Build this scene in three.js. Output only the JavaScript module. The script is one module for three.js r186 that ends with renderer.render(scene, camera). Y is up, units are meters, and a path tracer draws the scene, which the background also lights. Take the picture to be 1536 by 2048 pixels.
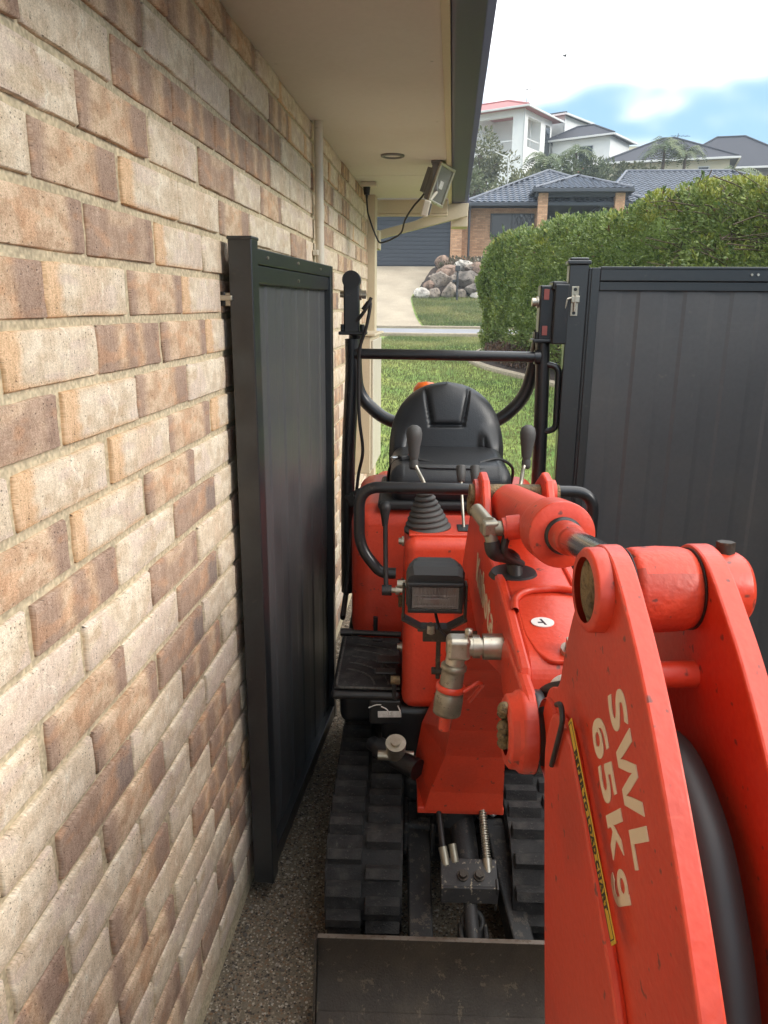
import * as THREE from 'three';
import { RoundedBoxGeometry } from 'three/addons/geometries/RoundedBoxGeometry.js';
import { mergeGeometries } from 'three/addons/utils/BufferGeometryUtils.js';
import { TextGeometry } from 'three/addons/geometries/TextGeometry.js';
import { FontLoader } from 'three/addons/loaders/FontLoader.js';

// ---------- camera, exposure ----------
const scene = new THREE.Scene();
const camera = new THREE.PerspectiveCamera(67.5, 0.75, 0.02, 900);
camera.position.set(0, 1.615, 0);
camera.rotation.order = 'YXZ';
const D2R = Math.PI / 180;
camera.rotation.set(-15.1 * D2R, 4.8 * D2R, 0.5 * D2R);
const renderer = new THREE.WebGLRenderer({ antialias: true });
renderer.toneMapping = THREE.LinearToneMapping;
renderer.toneMappingExposure = 2.15;
renderer.shadowMap.enabled = true;
renderer.setSize(768, 1024);

// ---------- random, noise ----------
function rng(seed) { let a = seed >>> 0; return () => { a = (a + 0x6D2B79F5) >>> 0; let t = a; t = Math.imul(t ^ (t >>> 15), t | 1); t ^= t + Math.imul(t ^ (t >>> 7), t | 61); return ((t ^ (t >>> 14)) >>> 0) / 4294967296; }; }
function hash(x, y, s) { let h = Math.imul(x | 0, 374761393) + Math.imul(y | 0, 668265263) + Math.imul(s | 0, 2147483647 ^ 0x9E3779B1); h = Math.imul(h ^ (h >>> 13), 1274126177); h ^= h >>> 16; return (h >>> 0) / 4294967296; }
const sm = t => t * t * (3 - 2 * t);
function vn(x, y, px, py, s) {            // tileable value noise
  const xi = Math.floor(x), yi = Math.floor(y), fx = sm(x - xi), fy = sm(y - yi);
  const m = (a, p) => p ? ((a % p) + p) % p : a;
  const a = hash(m(xi, px), m(yi, py), s), b = hash(m(xi + 1, px), m(yi, py), s), c = hash(m(xi, px), m(yi + 1, py), s), d = hash(m(xi + 1, px), m(yi + 1, py), s);
  return a + (b - a) * fx + (c - a) * fy + (a - b - c + d) * fx * fy;
}
function fbm(u, v, fx, fy, oct, s) { let r = 0, a = 0.5, t = 0; for (let i = 0; i < oct; i++) { r += a * vn(u * fx, v * fy, fx, fy, s + i * 17); t += a; a *= 0.5; fx *= 2; fy *= 2; } return r / t; }
const clamp = (x, a = 0, b = 1) => Math.min(b, Math.max(a, x));
const ss = (a, b, x) => sm(clamp((x - a) / (b - a)));
const lerp = (a, b, t) => a + (b - a) * t;
const mix3 = (a, b, t) => [lerp(a[0], b[0], t), lerp(a[1], b[1], t), lerp(a[2], b[2], t)];

// ---------- sky, sun ----------
const OX = 1740.189, OY = 3176.215;      // where the cloud layer lies
const SUN_DIR = new THREE.Vector3(0.82, 0.42, 0.26).normalize();
{
  const W = 1024, H = 512, d = new Float32Array(W * H * 4);
  for (let j = 0; j < H; j++) for (let i = 0; i < W; i++) {
    const el = (j + 0.5) / H * Math.PI - Math.PI / 2, az = (i + 0.5) / W * Math.PI * 2;
    const k = (j * W + i) * 4, e = el / D2R;
    let c;
    if (e < 0) c = [0.40, 0.44, 0.46];
    else {
      const t = clamp(e / 60);
      const blue = mix3([0.24, 0.41, 0.53], [0.095, 0.21, 0.42], Math.pow(t, 0.7));
      // clouds on a flat layer
      const R = 1 / Math.tan(Math.max(el, 0.03) + 0.10), X = Math.cos(az) * R, Y = Math.sin(az) * R;
      let n = 0, a = 0.5, f = 1.15; for (let o = 0; o < 6; o++) { n += a * vn(X * f + OX + o * 5, Y * f * 1.0 + OY, 0, 0, 5 + o); a *= 0.52; f *= 2.05; }
      const cov = lerp(0.58, 0.43, ss(6, 26, e));
      const dens = ss(cov - 0.07, cov + 0.15, n);
      const lit = lerp(0.92, 1.75, ss(2, 30, e)) * lerp(0.9, 1.12, vn(X * 2.3, Y * 2.3, 0, 0, 77));
      c = mix3(blue, [lit * 1.0, lit * 1.0, lit * 0.99], dens);
      c = mix3(c, [0.50, 0.57, 0.60], 0.4 * (1 - ss(0, 7, e)));
    }
    d[k] = c[0]; d[k + 1] = c[1]; d[k + 2] = c[2]; d[k + 3] = 1;
  }
  const sky = new THREE.DataTexture(d, W, H, THREE.RGBAFormat, THREE.FloatType);
  sky.mapping = THREE.EquirectangularReflectionMapping; sky.magFilter = THREE.LinearFilter; sky.minFilter = THREE.LinearFilter; sky.wrapS = THREE.RepeatWrapping;
  sky.needsUpdate = true;
  scene.background = sky; scene.environment = sky;
}
const sun = new THREE.DirectionalLight(new THREE.Color(1.0, 0.94, 0.86), 1.15);
sun.position.copy(SUN_DIR).multiplyScalar(60); sun.target.position.set(0, 1, -3);
sun.castShadow = true; sun.shadow.radius = 30; sun.shadow.mapSize.set(2048, 2048);
Object.assign(sun.shadow.camera, { left: -30, right: 30, top: 30, bottom: -30, near: 1, far: 200 });
scene.add(sun); scene.add(sun.target);

// ---------- builders ----------
const used = {};
function numbered(n) { if (!(n in used)) { used[n] = 0; return n; } used[n]++; return n + '_' + String(used[n]).padStart(3, '0'); }
function prep(g, uvmode = 'box', s = 1) {
  if (g.index) g = g.toNonIndexed();
  for (const k of Object.keys(g.attributes)) if (!['position', 'normal', 'uv'].includes(k)) g.deleteAttribute(k);
  if (!g.attributes.normal) g.computeVertexNormals();
  if (uvmode === 'box' || !g.attributes.uv) {
    const p = g.attributes.position, n = p.count, uv = new Float32Array(n * 2), a = new THREE.Vector3(), b = new THREE.Vector3(), c = new THREE.Vector3();
    for (let i = 0; i < n; i += 3) {
      a.fromBufferAttribute(p, i); b.fromBufferAttribute(p, i + 1); c.fromBufferAttribute(p, i + 2);
      const nx = Math.abs((b.y - a.y) * (c.z - a.z) - (b.z - a.z) * (c.y - a.y)), ny = Math.abs((b.z - a.z) * (c.x - a.x) - (b.x - a.x) * (c.z - a.z)), nz = Math.abs((b.x - a.x) * (c.y - a.y) - (b.y - a.y) * (c.x - a.x));
      for (let k = 0; k < 3; k++) { const x = p.getX(i + k), y = p.getY(i + k), z = p.getZ(i + k); let u, v; if (nx >= ny && nx >= nz) { u = z; v = y; } else if (ny >= nz) { u = x; v = z; } else { u = x; v = y; } uv[(i + k) * 2] = u * s; uv[(i + k) * 2 + 1] = v * s; }
    }
    g.setAttribute('uv', new THREE.BufferAttribute(uv, 2));
  }
  return g;
}
function thing(name, label, category, pos = [0, 0, 0], ry = 0, group) {
  const o = new THREE.Group(); o.name = numbered(name); o.position.set(...pos); o.rotation.y = ry;
  o.userData = { label, category }; if (group) o.userData.group = group; scene.add(o); return o;
}
function mesh(g, m, keep) { const gs = (Array.isArray(g) ? g : [g]).map(x => prep(x, keep ? 'keep' : 'box')); const o = new THREE.Mesh(gs.length > 1 ? mergeGeometries(gs) : gs[0], m); o.castShadow = o.receiveShadow = true; return o; }
function part(parent, name, g, m, opt = {}) {
  const o = mesh(g, m, opt.keep); o.name = name; parent.add(o);
  if (opt.fr) { o.position.set(...opt.fr.pos); o.rotation.y = opt.fr.ry; }
  if (opt.label) o.userData.label = opt.label; if (opt.kind) o.userData.kind = opt.kind; return o;
}
function solo(name, label, category, g, m, opt = {}) { const o = mesh(g, m, opt.keep); o.name = numbered(name); o.userData = { label, category }; if (opt.group) o.userData.group = opt.group; if (opt.pos) o.position.set(...opt.pos); if (opt.ry) o.rotation.y = opt.ry; scene.add(o); return o; }
function struct(name, g, m, opt = {}) { const o = mesh(g, m, opt.keep); o.name = numbered(name); o.userData = { kind: 'structure' }; scene.add(o); return o; }
const V = (x, y, z) => new THREE.Vector3(x, y, z);
const A3 = p => Array.isArray(p) ? V(...p) : p;
function bx(w, h, d, x, y, z, r = 0.003, rot) {
  const m = Math.min(w, h, d) / 2 * 0.98; r = Math.min(r, m);
  const g = r > 0 ? new RoundedBoxGeometry(w, h, d, 2, r) : new THREE.BoxGeometry(w, h, d);
  if (rot) g.applyMatrix4(new THREE.Matrix4().makeRotationFromEuler(new THREE.Euler(...rot)));
  g.translate(x, y, z); return g;
}
const b2 = (x0, x1, y0, y1, z0, z1, r) => bx(x1 - x0, y1 - y0, z1 - z0, (x0 + x1) / 2, (y0 + y1) / 2, (z0 + z1) / 2, r);
function aim(g, p0, dir) { g.applyQuaternion(new THREE.Quaternion().setFromUnitVectors(V(0, 1, 0), dir.clone().normalize())); g.translate(p0.x, p0.y, p0.z); return g; }
function cy(p0, p1, r0, r1 = r0, seg = 20) { p0 = A3(p0); p1 = A3(p1); const d = p1.clone().sub(p0), L = d.length(); const g = new THREE.CylinderGeometry(r1, r0, L, seg); g.translate(0, L / 2, 0); return aim(g, p0, d); }
function lathe(pr, p0, dir, seg = 24) { const g = new THREE.LatheGeometry(pr.map(q => new THREE.Vector2(Math.max(q[0], 1e-4), q[1])), seg); return aim(g, A3(p0), A3(dir)); }
function hexnut(p0, p1, r) { return cy(p0, p1, r, r, 6).toNonIndexed(); }
function fillet(pts, rad) {                 // polyline with rounded corners
  pts = pts.map(A3); const cp = new THREE.CurvePath(); let prev = pts[0];
  for (let i = 1; i < pts.length - 1; i++) {
    const a = pts[i - 1], b = pts[i], c = pts[i + 1];
    const r = Math.min(rad, a.distanceTo(b) * 0.49, b.distanceTo(c) * 0.49);
    const p = b.clone().add(a.clone().sub(b).normalize().multiplyScalar(r)), q = b.clone().add(c.clone().sub(b).normalize().multiplyScalar(r));
    if (prev.distanceTo(p) > 1e-5) cp.add(new THREE.LineCurve3(prev, p)); cp.add(new THREE.QuadraticBezierCurve3(p, b, q)); prev = q;
  }
  cp.add(new THREE.LineCurve3(prev, pts[pts.length - 1])); return cp;
}
function tb(pts, r, rad = 0.05, seg = 60, rs = 12) { return new THREE.TubeGeometry(fillet(pts, rad), seg, r, rs, false); }
function hose(pts, r, seg = 40, rs = 10) { return new THREE.TubeGeometry(new THREE.CatmullRomCurve3(pts.map(A3)), seg, r, rs, false); }
function ball(p, r, sx = 1, sy = 1, sz = 1, n = 16) { const g = new THREE.SphereGeometry(r, n, Math.max(8, n * 0.7 | 0)); g.scale(sx, sy, sz); g.translate(...p); return g; }
function shapeOf(pts, r = 0) {
  const s = new THREE.Shape(), n = pts.length;
  if (!r) { s.moveTo(...pts[0]); for (let i = 1; i < n; i++) s.lineTo(...pts[i]); s.closePath(); return s; }
  for (let i = 0; i < n; i++) {
    const a = pts[(i + n - 1) % n], b = pts[i], c = pts[(i + 1) % n], rr = b[2] ?? r;
    const la = Math.hypot(a[0] - b[0], a[1] - b[1]), lc = Math.hypot(c[0] - b[0], c[1] - b[1]), k = Math.min(rr, la * 0.45, lc * 0.45);
    const p = [b[0] + (a[0] - b[0]) / la * k, b[1] + (a[1] - b[1]) / la * k], q = [b[0] + (c[0] - b[0]) / lc * k, b[1] + (c[1] - b[1]) / lc * k];
    if (i === 0) s.moveTo(...p); else s.lineTo(...p); s.quadraticCurveTo(b[0], b[1], ...q);
  }
  s.closePath(); return s;
}
function ext(pts, depth, bev = 0.003, r = 0, holes) {   // in x,y, extruded 0..depth along z
  const s = shapeOf(pts, r); if (holes) for (const h of holes) { const p = new THREE.Path(); p.absarc(h[0], h[1], h[2], 0, Math.PI * 2, true); s.holes.push(p); }
  bev = Math.min(bev, depth * 0.45);
  const g = new THREE.ExtrudeGeometry(s, { depth: depth - 2 * bev, bevelEnabled: bev > 0, bevelThickness: bev, bevelSize: bev, bevelOffset: -bev, bevelSegments: 2, curveSegments: 8 });
  g.translate(0, 0, bev); return g;
}
// profile given as [z, y], extruded from x0 to x1
function prof(pts, x0, x1, bev = 0.003, r = 0, holes) {
  const g = ext(pts, x1 - x0, bev, r, holes);
  g.applyMatrix4(new THREE.Matrix4().makeBasis(V(0, 0, 1), V(0, 1, 0), V(-1, 0, 0))); g.translate(x1, 0, 0); return g;
}
// loft through rings of equal point count
function loft(rings, cap = true) {
  const n = rings[0].length, pos = [], T = (a, b, c) => pos.push(...a, ...b, ...c);
  for (let i = 0; i < rings.length - 1; i++) for (let j = 0; j < n; j++) { const a = rings[i][j], b = rings[i][(j + 1) % n], c = rings[i + 1][(j + 1) % n], d = rings[i + 1][j]; T(a, b, c); T(a, c, d); }
  if (cap) { for (let j = 1; j < n - 1; j++) { T(rings[0][0], rings[0][j + 1], rings[0][j]); const l = rings[rings.length - 1]; T(l[0], l[j], l[j + 1]); } }
  const g = new THREE.BufferGeometry(); g.setAttribute('position', new THREE.Float32BufferAttribute(pos, 3)); g.computeVertexNormals(); return g;
}
function quadSheet(fn, nu, nv) {            // surface from fn(u,v) in 0..1, smooth normals
  const pos = [], uv = [], idx = [];
  for (let j = 0; j <= nv; j++) for (let i = 0; i <= nu; i++) { pos.push(...fn(i / nu, j / nv)); uv.push(i / nu, j / nv); }
  for (let j = 0; j < nv; j++) for (let i = 0; i < nu; i++) { const a = j * (nu + 1) + i, b = a + 1, c = a + nu + 1, d = c + 1; idx.push(a, b, d, a, d, c); }
  const g = new THREE.BufferGeometry(); g.setAttribute('position', new THREE.Float32BufferAttribute(pos, 3)); g.setAttribute('uv', new THREE.Float32BufferAttribute(uv, 2)); g.setIndex(idx); g.computeVertexNormals(); return g;
}

// ---------- textures ----------
function tex(w, h, fn, srgb = true, rep) {
  const d = new Uint8Array(w * h * 4);
  for (let j = 0; j < h; j++) for (let i = 0; i < w; i++) { const c = fn((i + 0.5) / w, (j + 0.5) / h); const k = (j * w + i) * 4; if (typeof c === 'number') d[k] = d[k + 1] = d[k + 2] = clamp(c, 0, 255); else { d[k] = clamp(c[0], 0, 255); d[k + 1] = clamp(c[1], 0, 255); d[k + 2] = clamp(c[2], 0, 255); } d[k + 3] = 255; }
  const t = new THREE.DataTexture(d, w, h); t.magFilter = THREE.LinearFilter; t.minFilter = THREE.LinearMipmapLinearFilter; t.generateMipmaps = true; t.wrapS = t.wrapT = THREE.RepeatWrapping; if (srgb) t.colorSpace = THREE.SRGBColorSpace; if (rep) t.repeat.set(...rep); t.needsUpdate = true; return t;
}
// a general wear texture: col with blotches, specks and scratches of another colour
function wearTex(base, dark, light, o = {}) {
  const s = o.seed ?? 1, N = o.n ?? 512;
  return tex(N, N, (u, v) => {
    const a = fbm(u, v, 4, 4, 5, s), b = fbm(u, v, o.fine ?? 18, o.fine ?? 18, 4, s + 40), c = vn(u * 160, v * 160, 160, 160, s + 80);
    let col = mix3(base, dark, clamp((a - 0.5) * 2.2) * (o.blotch ?? 0.3));
    col = mix3(col, light, clamp((0.46 - a) * 2.4) * (o.fade ?? 0.25));
    col = mix3(col, dark, ss(o.chip ?? 0.70, (o.chip ?? 0.70) + 0.06, b * 0.8 + c * 0.2) * (o.chipA ?? 0.7));
    const sc = vn(u * 7 + v * 3, v * 190, 7, 190, s + 9); col = mix3(col, light, ss(0.93, 0.99, sc) * (o.scratch ?? 0.2));
    const g = (c - 0.5) * (o.grain ?? 8); return [col[0] + g, col[1] + g, col[2] + g];
  }, true, o.rep);
}
const M = {};
function std(o) { return new THREE.MeshPhysicalMaterial(o); }
const rustTex = (rep, seed, o) => wearTex([208, 62, 34], [92, 46, 38], [216, 92, 64], { seed, rep, fine: 44, blotch: 0.3, fade: 0.4, chip: 0.745, chipA: 0.8, scratch: 0.45, grain: 8, ...o });
const bumpFine = tex(256, 256, (u, v) => 255 * (fbm(u, v, 30, 30, 3, 5) * 0.7 + fbm(u, v, 6, 6, 2, 8) * 0.3), false);
const bumpRep = (x) => { const t = bumpFine.clone(); t.repeat.set(x, x); t.needsUpdate = true; return t; };
M.red = std({ map: rustTex([1.6, 1.6], 3), roughness: 0.42, clearcoat: 0.25, clearcoatRoughness: 0.35, bumpMap: bumpRep(6), bumpScale: 0.0006 });
M.redWorn = std({ map: rustTex([2.6, 2.6], 21, { blotch: 0.9, chip: 0.68, chipA: 0.8, fade: 0.4, fine: 24 }), roughness: 0.5, clearcoat: 0.15, clearcoatRoughness: 0.4, bumpMap: bumpRep(9), bumpScale: 0.0008 });
M.redDeep = std({ map: rustTex([1.3, 1.3], 33, { blotch: 0.2 }), roughness: 0.38, clearcoat: 0.3, clearcoatRoughness: 0.3, bumpMap: bumpRep(5), bumpScale: 0.0005 });
M.blackSteel = std({ map: wearTex([24, 24, 26], [60, 52, 46], [44, 44, 48], { seed: 5, rep: [3, 3], blotch: 0.35, chip: 0.72 }), roughness: 0.36, clearcoat: 0.25, clearcoatRoughness: 0.25 });
M.blackWorn = std({ map: wearTex([30, 29, 29], [84, 74, 62], [58, 57, 58], { seed: 15, rep: [4, 4], blotch: 0.5, chip: 0.6, fade: 0.5, scratch: 0.5 }), roughness: 0.62, bumpMap: bumpRep(10), bumpScale: 0.001 });
M.bladeSteel = std({ map: wearTex([62, 54, 46], [104, 92, 74], [84, 78, 68], { seed: 25, rep: [3, 3], blotch: 0.5, chip: 0.68, fade: 0.5, scratch: 0.4 }), roughness: 0.52, metalness: 0.35, bumpMap: bumpRep(10), bumpScale: 0.0008 });
M.plastic = std({ map: wearTex([32, 32, 33], [52, 48, 44], [46, 46, 47], { seed: 6, rep: [5, 5], blotch: 0.3 }), roughness: 0.55 });
M.grip = std({ color: new THREE.Color(0.075, 0.072, 0.068), roughness: 0.62, bumpMap: bumpRep(20), bumpScale: 0.0005 });
M.rubber = std({ map: wearTex([34, 33, 33], [96, 90, 82], [58, 56, 54], { seed: 7, rep: [7, 7], blotch: 0.7, chip: 0.67, chipA: 0.5, fade: 0.7 }), roughness: 0.85, bumpMap: bumpRep(12), bumpScale: 0.0015 });
M.hose = std({ color: new THREE.Color(0.020, 0.016, 0.015), roughness: 0.5 });
M.matRidge = std({ map: wearTex([74, 72, 68], [40, 39, 38], [120, 116, 108], { seed: 44, rep: [12, 12], blotch: 0.8, chip: 0.55, fade: 0.6 }), roughness: 0.8 });
M.worn = std({ map: wearTex([44, 42, 42], [150, 138, 116], [74, 70, 66], { seed: 46, rep: [7, 7], blotch: 0.2, chip: 0.67, chipA: 0.9, fade: 0.5, scratch: 0.6 }), roughness: 0.6 });
M.vinyl = std({ map: wearTex([36, 37, 39], [48, 48, 48], [46, 47, 49], { seed: 8, rep: [6, 6], blotch: 0.2, chip: 0.8 }), roughness: 0.36, bumpMap: bumpRep(24), bumpScale: 0.0006, sheen: 0.2 });
M.chrome = std({ color: new THREE.Color(0.6, 0.6, 0.6), metalness: 1, roughness: 0.14 });
M.zinc = std({ map: wearTex([196, 190, 176], [128, 116, 92], [214, 210, 200], { seed: 9, rep: [9, 9], blotch: 0.6 }), metalness: 0.85, roughness: 0.34 });
M.olive = std({ map: wearTex([150, 144, 128], [92, 84, 70], [190, 186, 172], { seed: 10, rep: [9, 9], blotch: 0.6 }), metalness: 0.7, roughness: 0.42 });
M.brassy = std({ map: wearTex([128, 110, 78], [70, 58, 42], [164, 150, 120], { seed: 11, rep: [12, 12], blotch: 0.8, chip: 0.6 }), metalness: 0.4, roughness: 0.6, bumpMap: bumpRep(16), bumpScale: 0.002 });
M.grease = std({ color: new THREE.Color(0.02, 0.018, 0.018), roughness: 0.35 });
M.whiteDecal = std({ color: new THREE.Color(0.72, 0.60, 0.44), roughness: 0.6 });
M.sticker = std({ map: wearTex([226, 224, 218], [150, 144, 136], [240, 240, 238], { seed: 12, rep: [20, 20], blotch: 0.5 }), roughness: 0.5 });
M.yellow = std({ color: new THREE.Color(0.62, 0.40, 0.03), roughness: 0.5 });
M.inkBlack = std({ color: new THREE.Color(0.012, 0.012, 0.012), roughness: 0.6 });
M.gateDark = std({ map: wearTex([36, 38, 40], [62, 58, 54], [46, 48, 50], { seed: 13, rep: [1, 1], blotch: 0.25, chip: 0.78, scratch: 0.15, grain: 4 }), roughness: 0.32, clearcoat: 0.4, clearcoatRoughness: 0.25 });
M.gateSheet = std({ map: wearTex([70, 70, 71], [90, 85, 79], [80, 80, 81], { seed: 14, rep: [0.8, 0.8], blotch: 0.6, chip: 0.76, scratch: 0.35, grain: 4 }), roughness: 0.42, clearcoat: 0.2, clearcoatRoughness: 0.4 });
M.cream = std({ map: wearTex([204, 190, 162], [176, 158, 126], [214, 202, 178], { seed: 16, rep: [1, 1], blotch: 0.3, chip: 0.8, grain: 4 }), roughness: 0.6 });
M.soffit = std({ map: wearTex([214, 209, 200], [196, 187, 174], [220, 215, 206], { seed: 17, rep: [0.7, 0.7], blotch: 0.35, chip: 0.84, grain: 4, scratch: 0 }), roughness: 0.75 });
M.gutter = std({ map: wearTex([82, 81, 104], [94, 90, 100], [90, 90, 112], { seed: 18, rep: [1.2, 1.2], blotch: 0.3, chip: 0.78, grain: 4 }), roughness: 0.55 });
M.pvc = std({ map: wearTex([206, 198, 180], [180, 168, 142], [216, 210, 196], { seed: 19, rep: [3, 3], blotch: 0.3 }), roughness: 0.4 });
M.greyMetal = std({ color: new THREE.Color(0.17, 0.17, 0.165), roughness: 0.45, metalness: 0.3 });
M.glassPane = std({ color: new THREE.Color(0.9, 0.9, 0.9), roughness: 0.04, transmission: 1, thickness: 0, ior: 1.5 });
M.darkGlass = std({ color: new THREE.Color(0.02, 0.024, 0.03), roughness: 0.08 });
const font = await new FontLoader().loadAsync('fonts/droid/droid_sans_bold.typeface.json');

// ================= THE SETTING =================
const HP = [[6, 0], [-5.4, 0], [-8, 0.24], [-12.5, 0.70], [-16, 0.82], [-20, 0.85], [-27, 0.85], [-33, 1.84], [-40, 3.5], [-50, 4.0], [-68, 10.0], [-82, 13.5], [-140, 27], [-260, 30], [-700, 30]];
function gh(z) { if (z >= HP[0][0]) return 0; for (let i = 1; i < HP.length; i++) if (z >= HP[i][0]) { const [a, ya] = HP[i - 1], [b, yb] = HP[i]; return lerp(ya, yb, (a - z) / (a - b)); } return 30; }
function sheet(x0, x1, z0, z1, dy, nx, nz, edge) { return quadSheet((u, v) => { const z = lerp(z0, z1, v); const a = edge ? edge(z) : [x0, x1]; return [lerp(a[0], a[1], u), gh(z) + dy, z]; }, nx, nz); }
M.grassG = std({ map: tex(512, 512, (u, v) => { const a = fbm(u, v, 6, 6, 5, 51), b = fbm(u, v, 60, 60, 2, 61); const c = mix3([84, 112, 48], [138, 144, 72], clamp(a * 1.5 - 0.3)); const k = 0.75 + 0.5 * b; return [c[0] * k, c[1] * k, c[2] * k]; }, true, [0.35, 0.35]), roughness: 0.95 });
M.hill = std({ map: tex(512, 512, (u, v) => { const a = fbm(u, v, 8, 8, 5, 52); return mix3([86, 88, 66], [132, 126, 100], a); }, true, [0.06, 0.06]), roughness: 1 });
const aggTex = tex(1024, 1024, (u, v) => {
  const base = fbm(u, v, 5, 5, 5, 71); let c = mix3([96, 87, 74], [128, 117, 100], base);
  for (const [f, s] of [[90, 3], [150, 4]]) { const xi = Math.floor(u * f), yi = Math.floor(v * f); let best = 9, id = 0; for (let dx = -1; dx <= 1; dx++) for (let dy = -1; dy <= 1; dy++) { const X = (xi + dx + f) % f, Y = (yi + dy + f) % f; const px = xi + dx + hash(X, Y, s), py = yi + dy + hash(X, Y, s + 1); const d = Math.hypot(u * f - px, v * f - py); if (d < best) { best = d; id = hash(X, Y, s + 2); } } if (best < 0.38 && id > 0.45) { const t = (id - 0.45) / 0.55; c = t < 0.33 ? [142, 130, 112] : t < 0.6 ? [66, 60, 54] : t < 0.85 ? [120, 96, 74] : [172, 164, 150]; } }
  const g = (vn(u * 400, v * 400, 400, 400, 9) - 0.5) * 22; return [c[0] + g, c[1] + g, c[2] + g];
}, true, [1 / 0.9, 1 / 0.9]);
M.aggregate = std({ map: aggTex, roughness: 0.9, bumpMap: (() => { const t = tex(512, 512, (u, v) => 255 * fbm(u, v, 70, 70, 2, 81), false); t.repeat.set(1.2, 1.2); return t; })(), bumpScale: 0.003 });
M.concrete = std({ map: tex(512, 512, (u, v) => { const a = fbm(u, v, 5, 5, 5, 91), b = vn(u * 200, v * 200, 200, 200, 92); const k = 0.9 + 0.2 * b; const c = mix3([134, 123, 106], [162, 150, 130], a); return [c[0] * k, c[1] * k, c[2] * k]; }, true, [0.3, 0.3]), roughness: 0.9 });
M.asphalt = std({ map: tex(256, 256, (u, v) => { const a = fbm(u, v, 6, 6, 4, 95), b = vn(u * 120, v * 120, 120, 120, 96); const k = 104 + 26 * a + 20 * b; return [k, k * 1.0, k * 1.03]; }, true, [0.4, 0.4]), roughness: 0.95 });
struct('ground', quadSheet((u, v) => { const z = v < 0.7 ? lerp(10, -150, v / 0.7) : lerp(-150, -700, (v - 0.7) / 0.3); return [lerp(-400, 400, u), gh(z) - 0.02 + (z < -60 ? 2.5 * (vn(u * 60, z * 0.04, 0, 0, 4) - 0.5) : 0), z]; }, 90, 200), M.hill);
struct('concrete_path', b2(-0.545, 3.2, -0.10, 0.0, -5.35, 6, 0), M.aggregate);
struct('lawn', sheet(-9, 7, -5.352, -19.9, 0.004, 20, 60), M.grassG);
struct('road', sheet(-60, 60, -20.0, -27.0, 0.006, 10, 4), M.asphalt);
struct('kerb', [bx(120, 0.13, 0.18, 0, 0.885, -19.92, 0.03), bx(120, 0.13, 0.18, 0, 0.885, -27.08, 0.03)], M.concrete);
struct('verge_lawn', sheet(-1, 40, -27.17, -37.5, 0.012, 30, 30, z => { const t = clamp((-27.2 - z) / 6); return [lerp(-0.9, -1.75, Math.pow(t, 0.6)) + 0.6 * ss(-33, -38, z), 40]; }), M.grassG);
struct('verge_lawn', sheet(-60, -7, -27.17, -40, 0.012, 4, 30), M.grassG);
struct('driveway', sheet(-7.1, 0.3, -27.17, -39.95, 0.006, 6, 40), M.concrete);
// loose stones and grit along the foot of the wall
{
  const R = rng(19), n = 2600, im = new THREE.InstancedMesh(new THREE.IcosahedronGeometry(1, 1), std({ color: 0xffffff, roughness: 0.9 }), n), o = new THREE.Object3D(), c = new THREE.Color();
  for (let i = 0; i < n; i++) { const s = 0.0018 + 0.0045 * Math.pow(R(), 3), t = Math.pow(R(), 1.8); o.position.set(-0.505 + 0.42 * t, s * 0.4, -0.9 - 4.2 * R()); o.rotation.set(R() * 6, R() * 6, R() * 6); o.scale.set(s, s * 0.7, s * (0.8 + 0.6 * R())); o.updateMatrix(); im.setMatrixAt(i, o.matrix); const q = mix3([0.07, 0.06, 0.05], [0.36, 0.31, 0.25], R()); c.setRGB(...q); im.setColorAt(i, c); }
  im.castShadow = im.receiveShadow = true; im.name = 'grit'; im.userData = { kind: 'stuff', label: 'small loose stones and grit on the concrete at the foot of the brick wall', category: 'gravel' }; scene.add(im);
}
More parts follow.
